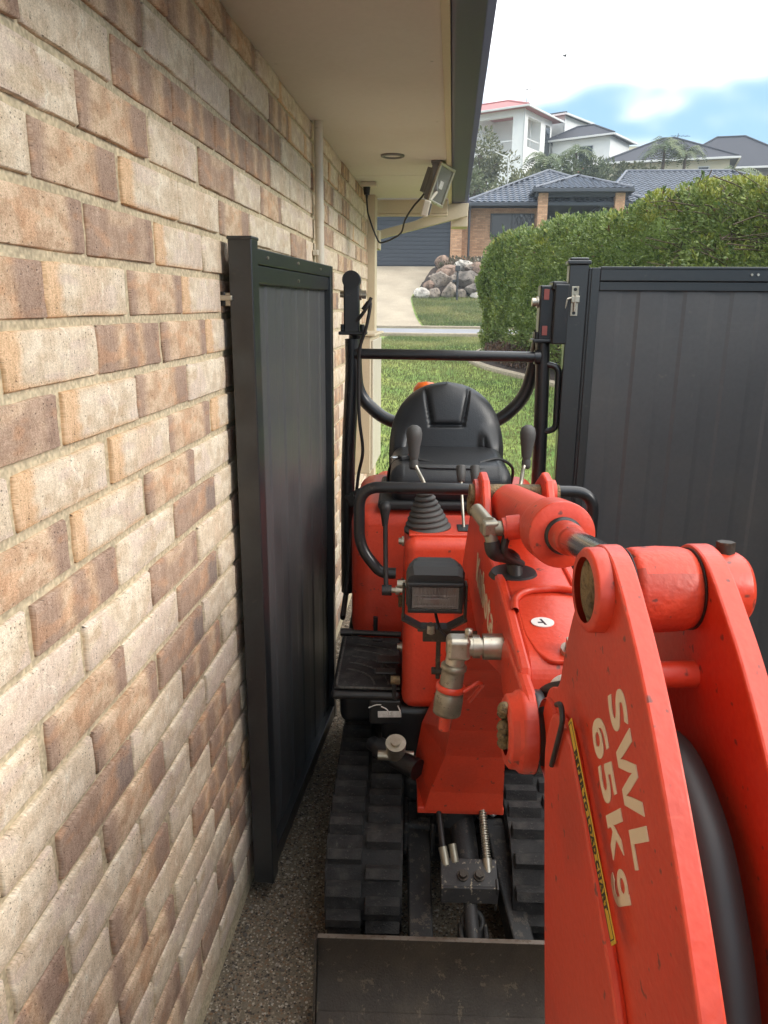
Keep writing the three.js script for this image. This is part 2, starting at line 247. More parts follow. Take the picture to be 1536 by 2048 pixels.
// grass blades
{
  const R = rng(77);
  const blade = () => { const g = new THREE.BufferGeometry(); g.setAttribute('position', new THREE.Float32BufferAttribute([-0.5, 0, 0, 0.5, 0, 0, 0.3, 0.6, 0.12, -0.5, 0, 0, 0.3, 0.6, 0.12, -0.3, 0.6, 0.12, -0.3, 0.6, 0.12, 0.3, 0.6, 0.12, 0, 1, 0.4], 3)); g.computeVertexNormals(); g.setAttribute('uv', new THREE.Float32BufferAttribute(new Float32Array(18), 2)); return g; };
  const mat = std({ color: 0xffffff, roughness: 0.8, side: THREE.DoubleSide, transmission: 0.3, thickness: 0 });
  function field(n, x0, x1, z0, z1, h, w, seed, skip) {
    const im = new THREE.InstancedMesh(blade(), mat, n), o = new THREE.Object3D(), c = new THREE.Color(); let k = 0;
    while (k < n) {
      const x = lerp(x0, x1, R()), z = lerp(z0, z1, R()); if (skip && skip(x, z)) continue;
      const t = fbm(x * 0.09 + 3.3, z * 0.09 + 9.1, 8, 8, 4, seed); const hh = h * (0.55 + 0.8 * R());
      o.position.set(x, gh(z) + 0.002, z); o.rotation.set((R() - 0.5) * 0.9, R() * 6.28, (R() - 0.5) * 0.9); o.scale.set(w * (0.7 + R() * 0.6), hh, w * 2); o.updateMatrix(); im.setMatrixAt(k, o.matrix);
      const q = mix3([0.085, 0.125, 0.034], [0.27, 0.255, 0.10], clamp(t * 2.2 - 0.65 + (R() - 0.5) * 0.5)); c.setRGB(q[0], q[1], q[2]); im.setColorAt(k, c); k++;
    }
    im.castShadow = im.receiveShadow = true; im.name = numbered('grass'); im.userData = { kind: 'stuff', label: seed === 1 ? 'short patchy green lawn grass between the house and the road' : 'bright green verge grass below the rock wall across the road', category: 'grass' }; scene.add(im);
  }
  field(90000, -1.6, 3.2, -5.45, -19.8, 0.042, 0.008, 1);
  field(30000, -1.7, 3.4, -27.3, -33.6, 0.09, 0.022, 2, (x, z) => x < lerp(-0.9, -1.75, Math.pow(clamp((-27.2 - z) / 6), 0.6)) + 0.05);
}

// ================= THE BRICK HOUSE =================
const house = thing('brick_house', 'tan and brown brick house wall with deep cream eave along the left side', 'house', [0, 0, 0]);
M.mortar = std({ map: tex(256, 256, (u, v) => { const a = fbm(u, v, 6, 6, 4, 101), b = vn(u * 110, v * 110, 110, 110, 102); const k = 0.86 + 0.28 * b; const c = mix3([178, 163, 134], [200, 186, 156], a); return [c[0] * k, c[1] * k, c[2] * k]; }, true, [2.2, 2.2]), roughness: 0.95, bumpMap: bumpRep(9), bumpScale: 0.0016 });
part(house, 'mortar', b2(-0.72, -0.5268, 0, 2.25, -4.845, 4.5, 0), M.mortar);
part(house, 'wall', b2(-5, -0.721, 0, 2.25, -4.84, 4.5, 0), M.cream);
{
  const R = rng(5);
  // brick faces: pale and flashed brown variants
  const pits = tex(512, 192, (u, v) => { let h = 0.62 + 0.22 * (fbm(u, v, 10, 5, 4, 201) - 0.5); const p = vn(u * 90, v * 22, 90, 22, 202), q = vn(u * 150, v * 56, 150, 56, 203); h -= 0.5 * ss(0.90, 0.97, p) + 0.35 * ss(0.92, 0.98, q); h += 0.12 * (vn(u * 210, v * 70, 210, 70, 204) - 0.5); return 255 * clamp(h); }, false);
  const mats = { P: [], B: [], M: [] };
  const VAR = 7;
  for (const kind of ['P', 'B', 'M']) for (let k = 0; k < VAR; k++) {
    const s = k * 31 + (kind === 'P' ? 0 : kind === 'B' ? 500 : 900);
    const c1 = 0.10 + 0.28 * hash(k, 1, s), c2 = 0.62 + 0.30 * hash(k, 2, s), wd = 0.05 + 0.09 * hash(k, 3, s), warm = hash(k, 4, s);
    const t = tex(384, 144, (u, v) => {
      const e = 0.035 * (fbm(u, v, 3, 9, 4, s + 1) - 0.5) * 2, uu = u + e + (v - 0.5) * 0.05 * (warm - 0.5);
      const n = fbm(u, v, 9, 4, 5, s + 2), f = vn(u * 190, v * 70, 190, 70, s + 3), st = vn(u * 70, v * 5, 70, 5, s + 4);
      let c;
      if (kind === 'B') {
        c = mix3([188, 156, 126], [212, 186, 156], ss(0.25, 0.75, n));
        const dark = mix3([154, 128, 110], [174, 148, 128], n);
        let a = (1 - ss(c1 - 0.10, c1 + 0.06, uu)) * 0.9 + ss(c2 - 0.05, c2 + 0.07, uu);
        if (k % 3 === 0) a += 0.85 * ss(0.5 - wd * 1.4, 0.5 - wd * 0.5, uu) * (1 - ss(0.5 + wd * 0.4, 0.5 + wd * 1.5, uu));
        if (k % 4 === 1) a = Math.max(a, 0.75 * ss(0.25, 0.6, fbm(u, v, 2, 2, 3, s + 7) + 0.12));
        c = mix3(c, dark, clamp(a));
        if (k === 5) c = mix3(c, [126, 116, 110], 0.5 * ss(0.7, 0.78, uu));
        c = mix3(c, [208, 150, 106], 0.3 * ss(0.55, 0.75, fbm(u, v, 5, 3, 3, s + 9)));
      } else {
        c = mix3([206, 187, 160], [226, 211, 187], ss(0.25, 0.75, n)); c = mix3(c, [180, 148, 116], 0.35 * ss(0.58, 0.8, fbm(u, v, 7, 3, 4, s + 15)));
        c = mix3(c, [208, 188, 174], 0.5 * ss(0.5, 0.7, fbm(u, v, 4, 3, 3, s + 9)));
        if (kind === 'M') { const e2 = uu + 0.05 * (fbm(u, v, 2, 7, 3, s + 11) - 0.5); c = mix3(c, [214, 174, 132], 0.75 * (1 - ss(0.05 + wd * 0.5, 0.10 + wd, e2))); c = mix3(c, [212, 164, 114], 0.5 * (1 - ss(0.0, 0.16, v + 0.1 * (n - 0.5))) + 0.25 * ss(0.9, 1, v)); }
        if (k % 3 === 1) c = mix3(c, [194, 158, 124], 0.5 * ss(0.3, 0.5, uu) * (1 - ss(0.6, 0.8, uu)) * n);
        const crack = Math.abs(uu - 0.62 - 0.05 * Math.sin(v * 7 + k)); c = mix3(c, [234, 226, 206], 0.6 * (1 - ss(0.004, 0.016, crack)) * ss(0.3, 0.6, n));
      }
      const g = (f - 0.5) * 44 + (st - 0.5) * 18; c = [c[0] + g, c[1] + g, c[2] + g];
      const p = vn(u * 90, v * 22, 90, 22, 202), q = vn(u * 150, v * 56, 150, 56, 203), dk = 0.32 * ss(0.90, 0.97, p) + 0.2 * ss(0.92, 0.98, q);
      return [c[0] * (1 - dk), c[1] * (1 - dk), c[2] * (1 - dk)];
    });
    mats[kind].push(std({ map: t, roughness: 0.88, bumpMap: pits, bumpScale: 0.0022 }));
  }
  const XS = [0, 0.013, 0.18, 0.38, 0.6, 0.82, 0.987, 1], YS = [0, 0.045, 0.36, 0.66, 0.955, 1];
  const L = 0.250, H = 0.0745, T = 0.04;
  function brickGeo(seed) {                 // face towards +x, length along -z (u), height y, origin bottom near corner
    const nx = XS.length, ny = YS.length, P = [], UV = [], r = rng(seed * 97 + 3);
    const edgeZ = [r(), r(), r(), r()];
    for (let j = 0; j < ny; j++) for (let i = 0; i < nx; i++) {
      const ex = i === 0 || i === nx - 1, ey = j === 0 || j === ny - 1;
      let u = XS[i] * L, y = YS[j] * H, d = 0;
      if (ex || ey) d -= 0.0042 + 0.002 * r(); if (ex && ey) d -= 0.003;
      if (ex) u += (i ? -1 : 1) * 0.005 * r(); if (ey) y += (j ? -1 : 1) * 0.0028 * r();
      if (ex && ey) { u += (i ? -1 : 1) * 0.007 * edgeZ[(i ? 1 : 0) + (j ? 2 : 0)]; y += (j ? -1 : 1) * 0.003; }
      if (!ex && !ey) d += (r() - 0.5) * 0.0022;
      P.push([d, y, -u]); UV.push([u / L, y / H]);
    }
    const pos = [], uv = [], N = [];
    const tri = (a, b, c) => { for (const k of [a, b, c]) { pos.push(...P[k]); uv.push(...UV[k]); } };
    for (let j = 0; j < ny - 1; j++) for (let i = 0; i < nx - 1; i++) { const a = j * nx + i, b = a + 1, c = a + nx, d = c + 1; if ((i + j) % 2) { tri(a, b, d); tri(a, d, c); } else { tri(a, b, c); tri(b, d, c); } }
    const ring = []; for (let i = 0; i < nx; i++) ring.push(i); for (let j = 1; j < ny; j++) ring.push(j * nx + nx - 1); for (let i = nx - 2; i >= 0; i--) ring.push((ny - 1) * nx + i); for (let j = ny - 2; j > 0; j--) ring.push(j * nx);
    for (let k = 0; k < ring.length; k++) { const a = ring[k], b = ring[(k + 1) % ring.length], A = P[a], B = P[b]; const A2 = [-T, A[1], A[2]], B2 = [-T, B[1], B[2]]; for (const [p, q] of [[A, UV[a]], [A2, UV[a]], [B2, UV[b]], [A, UV[a]], [B2, UV[b]], [B, UV[b]]]) { pos.push(...p); uv.push(...q); } }
    const g = new THREE.BufferGeometry(); g.setAttribute('position', new THREE.Float32BufferAttribute(pos, 3)); g.setAttribute('uv', new THREE.Float32BufferAttribute(uv, 2));
    // smooth normals by position
    g.computeVertexNormals(); const nn = g.attributes.normal, pp = g.attributes.position, map = new Map();
    for (let i = 0; i < pp.count; i += 3) { const A = V(0, 0, 0).fromBufferAttribute(pp, i), B = V(0, 0, 0).fromBufferAttribute(pp, i + 1), C = V(0, 0, 0).fromBufferAttribute(pp, i + 2), n = B.sub(A).cross(C.sub(A)); for (let k = 0; k < 3; k++) nn.setXYZ(i + k, n.x, n.y, n.z); }   // weigh by area: flat faces, crisp arrises
    for (let i = 0; i < pp.count; i++) { const k = [pp.getX(i), pp.getY(i), pp.getZ(i)].map(x => Math.round(x * 1e5)).join(); const e = map.get(k) || [0, 0, 0]; e[0] += nn.getX(i); e[1] += nn.getY(i); e[2] += nn.getZ(i); map.set(k, e); }
    for (let i = 0; i < pp.count; i++) { const e = map.get([pp.getX(i), pp.getY(i), pp.getZ(i)].map(x => Math.round(x * 1e5)).join()), l = Math.hypot(...e) || 1e-9; nn.setXYZ(i, e[0] / l, e[1] / l, e[2] / l); }
    return g;
  }
  const geos = []; for (let i = 0; i < 14; i++) geos.push(brickGeo(i + 1));
  // what each brick looks like, course by course, from the near end
  const rows = { 7: ['', 'BBBBB'], 6: ['', 'BBBBP'], 5: ['', 'PBPPB'], 4: ['', 'BPBBB'], 3: ['', 'PBPBP'], 2: ['', 'PBMPB'], 1: ['', 'BBMPB'], 0: ['', 'BMBMB'], '-1': ['', 'MBBMP'], '-2': ['', 'BMBPB'], '-3': ['', 'MMBMP'], '-4': ['B', 'BMBPB'], '-5': ['P', 'BPBPB'], '-6': ['', 'PPBPB'], '-7': ['P', 'BPBPP'], '-8': ['', 'PBBPB'], '-9': ['P', 'BPBPB'], '-10': ['', 'PBPPB'], '-11': ['B', 'PPBPM'], '-12': ['', 'PBPBP'], '-13': ['', 'BPBPP'], '-14': ['', 'PBPBM'], '-15': ['', 'PPPBP'], '-16': ['', 'PBPBP'], '-17': ['', 'PBBPP'], '-18': ['', 'BPPPB'], '-19': ['', 'PPBPP'] };
  const MOD = 0.262, CO = 0.085; let shown = 0; const stuff = { P: [], B: [], M: [] };
  const gate = (y, z) => z < -1.95 && z > -3.35 && y < 1.72;            // bricks standing behind the opened gate leaf
  const list = [];
  for (let r = 7; r >= -18; r--) {
    const y0 = 1.59 + CO * r + 0.004; if (y0 + H > 2.262 + 0.02) continue;
    for (let i = -16; i < 16; i++) {
      let z = (r % 2 === 0 ? -0.726 : -0.858) - MOD * i - 0.004; const jz = (R() - 0.5) * 0.014, g = R() * geos.length | 0, v = R() * VAR | 0, x = (R() - 0.5) * 0.004, fl = R();
      let ch = i === -1 ? rows[r]?.[0] : i >= 0 ? rows[r]?.[1][i] : ''; if (!ch) ch = fl < 0.46 ? 'P' : fl < 0.62 ? 'M' : 'B';
      z += jz; let len = 1; if (z - L < -4.84) { len = (z + 4.84) / L; if (len < 0.15) continue; } if (z > 4.4) continue;
      let hs = 1; if (y0 + H > 2.247) hs = (2.247 - y0) / H;
      list.push({ r, z, y0, g, v, x, ch, len, hs });
    }
  }
  const far = b => Math.hypot(b.z - 0.125, b.y0 - 1.6);
  const vis = list.filter(b => b.z < -0.5 && !gate(b.y0, b.z - 0.12)).sort((a, b) => far(a) - far(b)).slice(0, 298);
  const set = new Set(vis);
  for (const b of list) {
    const mat = mats[b.ch][b.v];
    if (set.has(b)) { const o = new THREE.Mesh(geos[b.g], mat); o.name = 'brick'; o.position.set(-0.52 + b.x, b.y0, b.z); o.scale.set(1, b.hs, b.len); o.rotation.x = (hash(b.r, b.g, 3) - 0.5) * 0.008; o.castShadow = o.receiveShadow = true; house.add(o); }
    else { const g = geos[b.g].clone(); g.scale(1, b.hs, b.len); g.translate(-0.52 + b.x, b.y0, b.z); stuff[b.ch].push(g); }
  }
  for (const k of ['P', 'M', 'B']) part(house, 'brick_courses', stuff[k], mats[k][2], { kind: 'stuff', keep: true });
}
// eave: soffit sheets with joints, fascia, gutter, roof
part(house, 'soffit', [b2(-0.545, -0.046, 2.247, 2.262, -1.78, 4.5, 0.001), b2(-0.545, -0.046, 2.247, 2.262, -4.17, -1.7825, 0.001), b2(-0.545, -0.046, 2.247, 2.262, -5.04, -4.173, 0.001)], M.soffit);
for (const z of [-0.9, -1.6, -2.3, -3.0, -3.9, -4.7]) for (const x of [-0.50, -0.075]) part(house, 'nail_head', cy([x, 2.2455, z], [x, 2.2475, z], 0.0045, 0.0045, 8), M.soffit);
part(house, 'joint_strip', [b2(-0.545, -0.046, 2.2455, 2.25, -1.79, -1.775, 0.001), b2(-0.545, -0.046, 2.2455, 2.25, -4.18, -4.163, 0.001)], M.soffit);
part(house, 'fascia', b2(-0.0455, -0.024, 2.232, 2.40, -5.36, 4.5, 0.002), M.cream);
part(house, 'gutter', (() => { const s = [[-0.0235, 2.385], [-0.0235, 2.238], [-0.012, 2.232], [0.055, 2.240], [0.078, 2.262], [0.078, 2.36], [0.088, 2.372], [0.088, 2.385], [0.070, 2.385], [0.070, 2.268], [0.052, 2.25], [-0.012, 2.244], [-0.017, 2.25], [-0.017, 2.385]]; const g = ext(s, 9.86, 0.0005, 0.004); g.translate(0, 0, -5.36); return g; })(), M.gutter);
part(house, 'gutter_stop_end', b2(-0.024, 0.086, 2.236, 2.384, -5.372, -5.3605, 0.003), M.gutter);
part(house, 'roof', [(() => { const g = ext([[-0.05, 2.41], [-4.5, 3.9], [-4.5, 4.0], [0.03, 2.44]], 9.9, 0.002); g.translate(0, 0, -5.38); return g; })()], M.gutter);
part(house, 'end_beam', [b2(-0.545, -0.047, 2.165, 2.2465, -5.075, -5.042, 0.004), b2(-0.545, -0.047, 2.148, 2.164, -5.07, -5.045, 0.003)], M.cream);
part(house, 'raking_beam', (() => { const g = ext([[-0.545, 2.005], [0.076, 2.158], [0.083, 2.234], [-0.02, 2.232], [-0.25, 2.131], [-0.545, 2.055]], 0.045, 0.003); g.translate(0, 0, -5.18); return g; })(), M.cream);
part(house, 'barge_end', b2(-0.0235, 0.079, 2.1, 2.236, -5.358, -5.19, 0.003), M.cream);
part(house, 'corner_post', [b2(-0.60, -0.474, 0, 2.246, -4.965, -4.848, 0.004), b2(-0.60, -0.462, 1.95, 2.06, -5.10, -4.968, 0.004)], M.cream);

const downlight = thing('downlight', 'round recessed downlight with grey rim in the cream soffit', 'light', [-0.28, 2.247, -3.62]);
part(downlight, 'rim', lathe([[0.052, 0.0], [0.052, -0.006], [0.044, -0.009], [0.040, -0.004], [0.040, 0.0]], [0, 0, 0], [0, 1, 0], 36), M.greyMetal);
part(downlight, 'lens', lathe([[0.0001, -0.0015], [0.0395, -0.0015], [0.0395, 0]], [0, 0, 0], [0, 1, 0], 30), M.soffit);

const outlet = thing('power_outlet', 'small white power outlet with black plug on the soffit against the bricks', 'outlet', [-0.462, 2.246, -4.38]);
part(outlet, 'faceplate', bx(0.085, 0.024, 0.085, 0, -0.012, 0, 0.006), M.pvc);
part(outlet, 'plug', [cy([-0.012, -0.02, 0.01], [-0.012, -0.062, 0.012], 0.02, 0.015), cy([-0.012, -0.062, 0.012], [-0.012, -0.085, 0.013], 0.008, 0.005)], M.plastic);
{
  const f = thing('floodlight', 'outdoor floodlight with square glass face and motion sensor under the eave', 'floodlight', [-0.07, 2.15, -3.80]);
  const n = V(0.82, -0.30, 0.5).normalize(), up = V(0.30, 1, 0.0); const l = up.sub(n.clone().multiplyScalar(up.dot(n))).normalize(), w = l.clone().cross(n);
  const mtx = new THREE.Matrix4().makeBasis(w, l, n);
  const G = (g) => { g.applyMatrix4(mtx); return g; };
  part(f, 'housing', [G(bx(0.125, 0.165, 0.03, 0, 0, -0.016, 0.01)), G(bx(0.10, 0.12, 0.03, 0, 0, -0.04, 0.012)), ...[-0.04, -0.02, 0, 0.02, 0.04].map(x => G(bx(0.004, 0.11, 0.022, x, 0, -0.062, 0.001)))], M.greyMetal);
  part(f, 'frame', [G(bx(0.135, 0.013, 0.012, 0, 0.081, 0.003, 0.004)), G(bx(0.135, 0.013, 0.012, 0, -0.081, 0.003, 0.004)), G(bx(0.013, 0.149, 0.012, 0.061, 0, 0.003, 0.004)), G(bx(0.013, 0.149, 0.012, -0.061, 0, 0.003, 0.004))], M.zinc);
  const rfl = part(f, 'reflector', G(bx(0.10, 0.14, 0.002, 0, 0, -0.001, 0)), M.greyMetal);
  part(rfl, 'lamp_chip', G(bx(0.03, 0.034, 0.004, 0, 0.0, 0.001, 0.001)), M.sticker);
  part(f, 'glass', G(bx(0.11, 0.15, 0.002, 0, 0, 0.006, 0)), M.glassPane);
  part(f, 'bracket', [b2(-0.04, -0.014, -0.03, 0.095, 0.03, 0.052, 0.004), bx(0.05, 0.012, 0.06, -0.02, 0.091, 0.03, 0.003), cy([-0.03, -0.01, 0.04], [-0.03, -0.03, 0.0], 0.01)], M.greyMetal);
  part(f, 'power_cord', hose([[-0.474, 2.165, -4.367], [-0.468, 2.10, -4.36], [-0.452, 2.06, -4.30], [-0.43, 2.0, -4.30], [-0.40, 1.94, -4.30], [-0.385, 1.935, -4.28], [-0.33, 1.945, -4.2], [-0.27, 1.97, -4.1], [-0.245, 2.02, -4.0], [-0.2, 2.07, -3.9], [-0.145, 2.12, -3.82], [-0.115, 2.19, -3.80]], 0.0045, 90, 8).translate(0.07, -2.15, 3.80), M.inkBlack);
  const s = part(f, 'sensor', [bx(0.034, 0.072, 0.045, -0.065, -0.105, 0.05, 0.008, [0.15, 0, -0.25]), cy([-0.05, -0.07, 0.04], [-0.02, -0.03, 0.02], 0.009)], M.pvc);
  part(s, 'sensor_lens', bx(0.006, 0.05, 0.034, -0.045, -0.11, 0.052, 0.003, [0.15, 0, -0.25]), M.greyMetal);
}
const conduit = thing('conduit_pipe', 'thin cream plastic pipe running up the brick wall to the soffit', 'pipe', [-0.497, 0, -2.97]);
part(conduit, 'pipe', cy([0, 0.05, 0], [0, 2.247, 0], 0.0165), M.pvc);
part(conduit, 'coupling', [cy([0, 1.915, 0], [0, 1.965, 0], 0.0185), cy([0, 1.955, 0], [0, 1.962, 0], 0.0195)], M.pvc);
part(conduit, 'clip', [bx(0.02, 0.02, 0.06, -0.012, 1.80, 0, 0.003), bx(0.02, 0.02, 0.06, -0.012, 0.9, 0, 0.003)], M.pvc);

const mbox = thing('meter_box', 'cream metal meter box mounted on the far end of the brick wall', 'meter box', [-0.465, 1.10, -4.25]);
part(mbox, 'box', bx(0.105, 0.72, 0.5, 0, 0, 0, 0.006), M.cream);
part(mbox, 'door', bx(0.012, 0.68, 0.46, 0.0595, 0, 0, 0.004), M.pvc);
part(mbox, 'hood', bx(0.135, 0.012, 0.52, 0.008, 0.367, 0, 0.003), M.cream);
part(mbox, 'latch', cy([0.064, 0.0, 0.17], [0.074, 0.0, 0.17], 0.014), M.zinc);

// ================= GATE, FENCE =================
function ribbed(len, h, pitch, t = 0.0016) {   // trapezoid sheet, along +x, face +z
  const pts = []; const n = Math.ceil(len / pitch);
  for (let i = 0; i < n; i++) { const a = i * pitch; for (const [u, d] of [[0, 0], [pitch * 0.50, 0.0], [pitch * 0.60, -0.0024], [pitch * 0.74, -0.003], [pitch * 0.92, -0.003], [pitch * 0.99, -0.0005]]) if (a + u <= len) pts.push([a + u, d]); }
  pts.push([len, 0]); const back = pts.slice().reverse().map(q => [q[0], q[1] - t]);
  const g = ext([...pts, ...back], h, 0); g.applyMatrix4(new THREE.Matrix4().makeBasis(V(1, 0, 0), V(0, 0, 1), V(0, -1, 0))); g.translate(0, h, 0); return g;
}
{
  // leaf: local x runs from the latch end to the hinge end, face towards +z
  const yaw = Math.atan2(0.88, 0.047);
  const g = thing('open_gate_leaf', 'dark steel gate leaf swung open flat against the brick wall', 'gate', [-0.4735, 0, -1.785], yaw);
  part(g, 'latch_post', bx(0.05, 1.70, 0.055, 0.0, 0.905, 0, 0.003), M.gateDark);
  part(g, 'post_cap', bx(0.054, 0.008, 0.059, 0, 1.757, 0, 0.003), M.gateDark);
  part(g, 'hinge_stile', bx(0.036, 1.67, 0.036, 0.872, 0.905, 0.004, 0.003), M.gateDark);
  part(g, 'top_rail', [bx(0.83, 0.036, 0.034, 0.44, 1.722, 0.004, 0.003), bx(0.83, 0.042, 0.022, 0.44, 1.6825, 0.004, 0.004)], M.gateDark);
  part(g, 'bottom_rail', bx(0.83, 0.05, 0.034, 0.44, 0.095, 0.004, 0.003), M.gateDark);
  const s = ribbed(0.83, 1.56, 0.152); s.rotateX(0); const sh = part(g, 'infill_sheet', (() => { s.translate(0.025, 0.115, 0.0); return s; })(), M.gateSheet);
  for (const [x, y] of [[0.12, 1.722], [0.42, 1.725], [0.70, 1.722], [0.42, 1.678]]) part(g, 'screw', cy([x, y, 0.02], [x, y, 0.0245], 0.0045, 0.004, 8), M.zinc);
  part(g, 'latch_bolt', [bx(0.016, 0.03, 0.045, -0.012, 1.625, -0.03, 0.004), bx(0.026, 0.012, 0.03, -0.02, 1.628, -0.035, 0.003)], M.zinc);
  part(g, 'latch_cap', bx(0.022, 0.032, 0.02, -0.012, 1.626, -0.049, 0.004), M.blackSteel);
}
{
  const f = thing('metal_fence', 'dark grey ribbed metal fence with post and silver latch right of the digger', 'fence', [0, 0, -2.75], -0.02);
  part(f, 'latch_post', b2(0.388, 0.453, 0, 1.752, -0.065, 0, 0.004), M.gateDark);
  part(f, 'post_cap', [b2(0.382, 0.459, 1.752, 1.766, -0.071, 0.006, 0.004), b2(0.389, 0.452, 1.765, 1.775, -0.064, -0.001, 0.0048)], M.gateDark);
  part(f, 'channel', [b2(0.4535, 0.492, 0.03, 1.742, -0.055, -0.004, 0.003), b2(0.462, 0.49, 0.03, 1.742, -0.004, 0.003, 0.002)], M.gateDark);
  part(f, 'top_rail', [b2(0.492, 3.1, 1.70, 1.744, -0.055, -0.006, 0.003), b2(0.492, 3.1, 1.668, 1.699, -0.05, -0.012, 0.004), b2(0.492, 3.1, 1.738, 1.7465, -0.058, -0.003, 0.002)], M.gateDark);
  part(f, 'bottom_rail', b2(0.492, 3.1, 0.04, 0.10, -0.055, -0.01, 0.003), M.gateDark);
  const s = ribbed(2.6, 1.62, 0.152); s.translate(0.48, 0.08, -0.018); part(f, 'infill_sheet', s, M.gateSheet);
  part(f, 'end_post', b2(3.1, 3.165, 0, 1.75, -0.065, 0, 0.004), M.gateDark);
  const l = part(f, 'latch', [b2(0.4, 0.424, 1.585, 1.682, 0.0, 0.004, 0.0015), b2(0.399, 0.427, 1.628, 1.652, 0.004, 0.016, 0.003)], M.zinc);
  part(l, 'latch_pin', [cy([0.386, 1.64, 0.012], [0.412, 1.648, 0.012], 0.004), cy([0.386, 1.64, 0.012], [0.38, 1.60, 0.010], 0.0035), cy([0.412, 1.655, 0.012], [0.412, 1.60, 0.012], 0.0045)], M.zinc);
  for (const y of [1.672, 1.595]) part(l, 'screw', cy([0.412, y, 0.004], [0.412, y, 0.007], 0.006, 0.005, 10), M.blackSteel);
  for (const x of [0.98, 1.0, 1.9]) part(f, 'screw', cy([x, 1.722, -0.006], [x, 1.722, -0.002], 0.0045, 0.004, 8), M.zinc);
}

// ================= THE MINI EXCAVATOR =================
const EX = V(0.019, 0, -2.25), EXR = 3.2 * D2R;
const ex = thing('mini_excavator', 'orange red mini excavator on rubber tracks squeezed through the narrow gateway', 'mini excavator', EX.toArray(), EXR);
const toL = p => A3(p).clone().sub(EX).applyAxisAngle(V(0, 1, 0), -EXR);
const frame = (x, z, deg) => ({ pos: toL([x, 0, z]).toArray(), ry: deg * D2R - EXR });
const inFr = (f, w, y, u) => { const p = V(w, y, u).applyAxisAngle(V(0, 1, 0), f.ry); return p.add(V(...f.pos)); };   // frame point -> machine point
const BF = frame(0.061, -1.397, 4.9), AF = frame(0.146, -0.692, 8);
const P = (n, g, m, o) => part(ex, n, g, m, o);

// ---- tracks
function stadium(r, z0, z1, yc, n = 14) { const p = []; for (let i = 0; i <= n; i++) { const a = -Math.PI / 2 + Math.PI * i / n; p.push([z1 + r * Math.cos(a), yc + r * Math.sin(a)]); } for (let i = 0; i <= n; i++) { const a = Math.PI / 2 + Math.PI * i / n; p.push([z0 + r * Math.cos(a), yc + r * Math.sin(a)]); } return p; }
for (const sd of [-1, 1]) {
  const xc = sd * 0.232, w = 0.192, zc0 = -0.385, zc1 = 0.525, yc = 0.172, R0 = 0.15;
  const s = shapeOf(stadium(R0, zc0, zc1, yc)); s.holes.push(new THREE.Path(stadium(R0 - 0.02, zc0, zc1, yc).reverse().map(q => new THREE.Vector2(...q))));
  const g = new THREE.ExtrudeGeometry(s, { depth: w, bevelEnabled: false }); g.applyMatrix4(new THREE.Matrix4().makeBasis(V(0, 0, 1), V(0, 1, 0), V(-1, 0, 0))); g.translate(xc + w / 2, 0, 0);
  const tr = P('track', g, M.rubber);
  const str = zc1 - zc0, per = 2 * str + 2 * Math.PI * R0, n = 38;
  const lugG = prep(prof([[-0.019, 0], [-0.013, 0.027], [0.011, 0.027], [0.018, 0]], -0.043, 0.043, 0.003));
  const bandG = prep(bx(0.012, 0.006, 0.05, 0, 0.003, 0, 0.002));
  for (let i = 0; i < n; i++) for (const h of [-1, 1]) {
    let t = ((i + (h > 0 ? 0.5 : 0)) / n) * per, y, z, a;
    if (t < str) { z = zc0 + t; y = yc + R0; a = 0; } else if (t < str + Math.PI * R0) { a = (t - str) / R0; z = zc1 + R0 * Math.sin(a); y = yc + R0 * Math.cos(a); } else if (t < 2 * str + Math.PI * R0) { z = zc1 - (t - str - Math.PI * R0); y = yc - R0; a = Math.PI; } else { a = Math.PI + (t - 2 * str - Math.PI * R0) / R0; z = zc0 + R0 * Math.sin(a); y = yc + R0 * Math.cos(a); }
    const o = new THREE.Mesh(lugG, M.rubber); o.name = 'track_lug'; o.position.set(xc + h * 0.048, y - 0.001 * Math.cos(a), z); o.rotation.x = a; o.castShadow = o.receiveShadow = true; tr.add(o);
  }
  P('track_frame', [b2(xc - 0.05, xc + 0.05, 0.10, 0.24, zc0 + 0.05, zc1 - 0.06, 0.01)], M.blackWorn);
  P('idler_wheel', [cy([xc - 0.045, yc, zc1], [xc + 0.045, yc, zc1], 0.125, 0.125, 32), cy([xc - 0.06, yc, zc1], [xc + 0.06, yc, zc1], 0.04)], M.blackWorn);
  P('drive_sprocket', [cy([xc - 0.02, yc, zc0], [xc + 0.02, yc, zc0], 0.125, 0.125, 18), cy([xc - 0.06, yc, zc0], [xc + 0.06, yc, zc0], 0.06)], M.blackWorn);
  for (const z of [-0.2, 0.07, 0.33]) P('track_roller', cy([xc - 0.055, 0.075, z], [xc + 0.055, 0.075, z], 0.045), M.blackWorn);
}
// ---- undercarriage, blade
P('undercarriage', [b2(-0.135, 0.135, 0.15, 0.33, -0.35, 0.36, 0.02), b2(-0.10, 0.10, 0.12, 0.26, 0.33, 0.44, 0.01), cy([0, 0.30, -0.05], [0, 0.40, -0.05], 0.17, 0.17, 36)], M.blackWorn);
const BP = Array.from({ length: 25 }, (_, i) => { const y = 0.004 + 0.196 * i / 24; return [0.7935 + 0.070 * Math.pow(1 - y / 0.155, 2) * (y < 0.155 ? 1 : 0.25), y]; });
const blade = P('dozer_blade', [prof([...BP.map(q => [q[0], q[1]]), ...BP.slice().reverse().map(q => [q[0] - 0.013, q[1] - 0.003 * (1 - q[1] / 0.2)])], -0.332, 0.345, 0.002)], M.bladeSteel);
part(blade, 'cutting_edge', prof([[0.868, 0.0], [0.838, 0.036], [0.833, 0.031], [0.858, 0.0]], -0.33, 0.343, 0.001), M.bladeSteel);
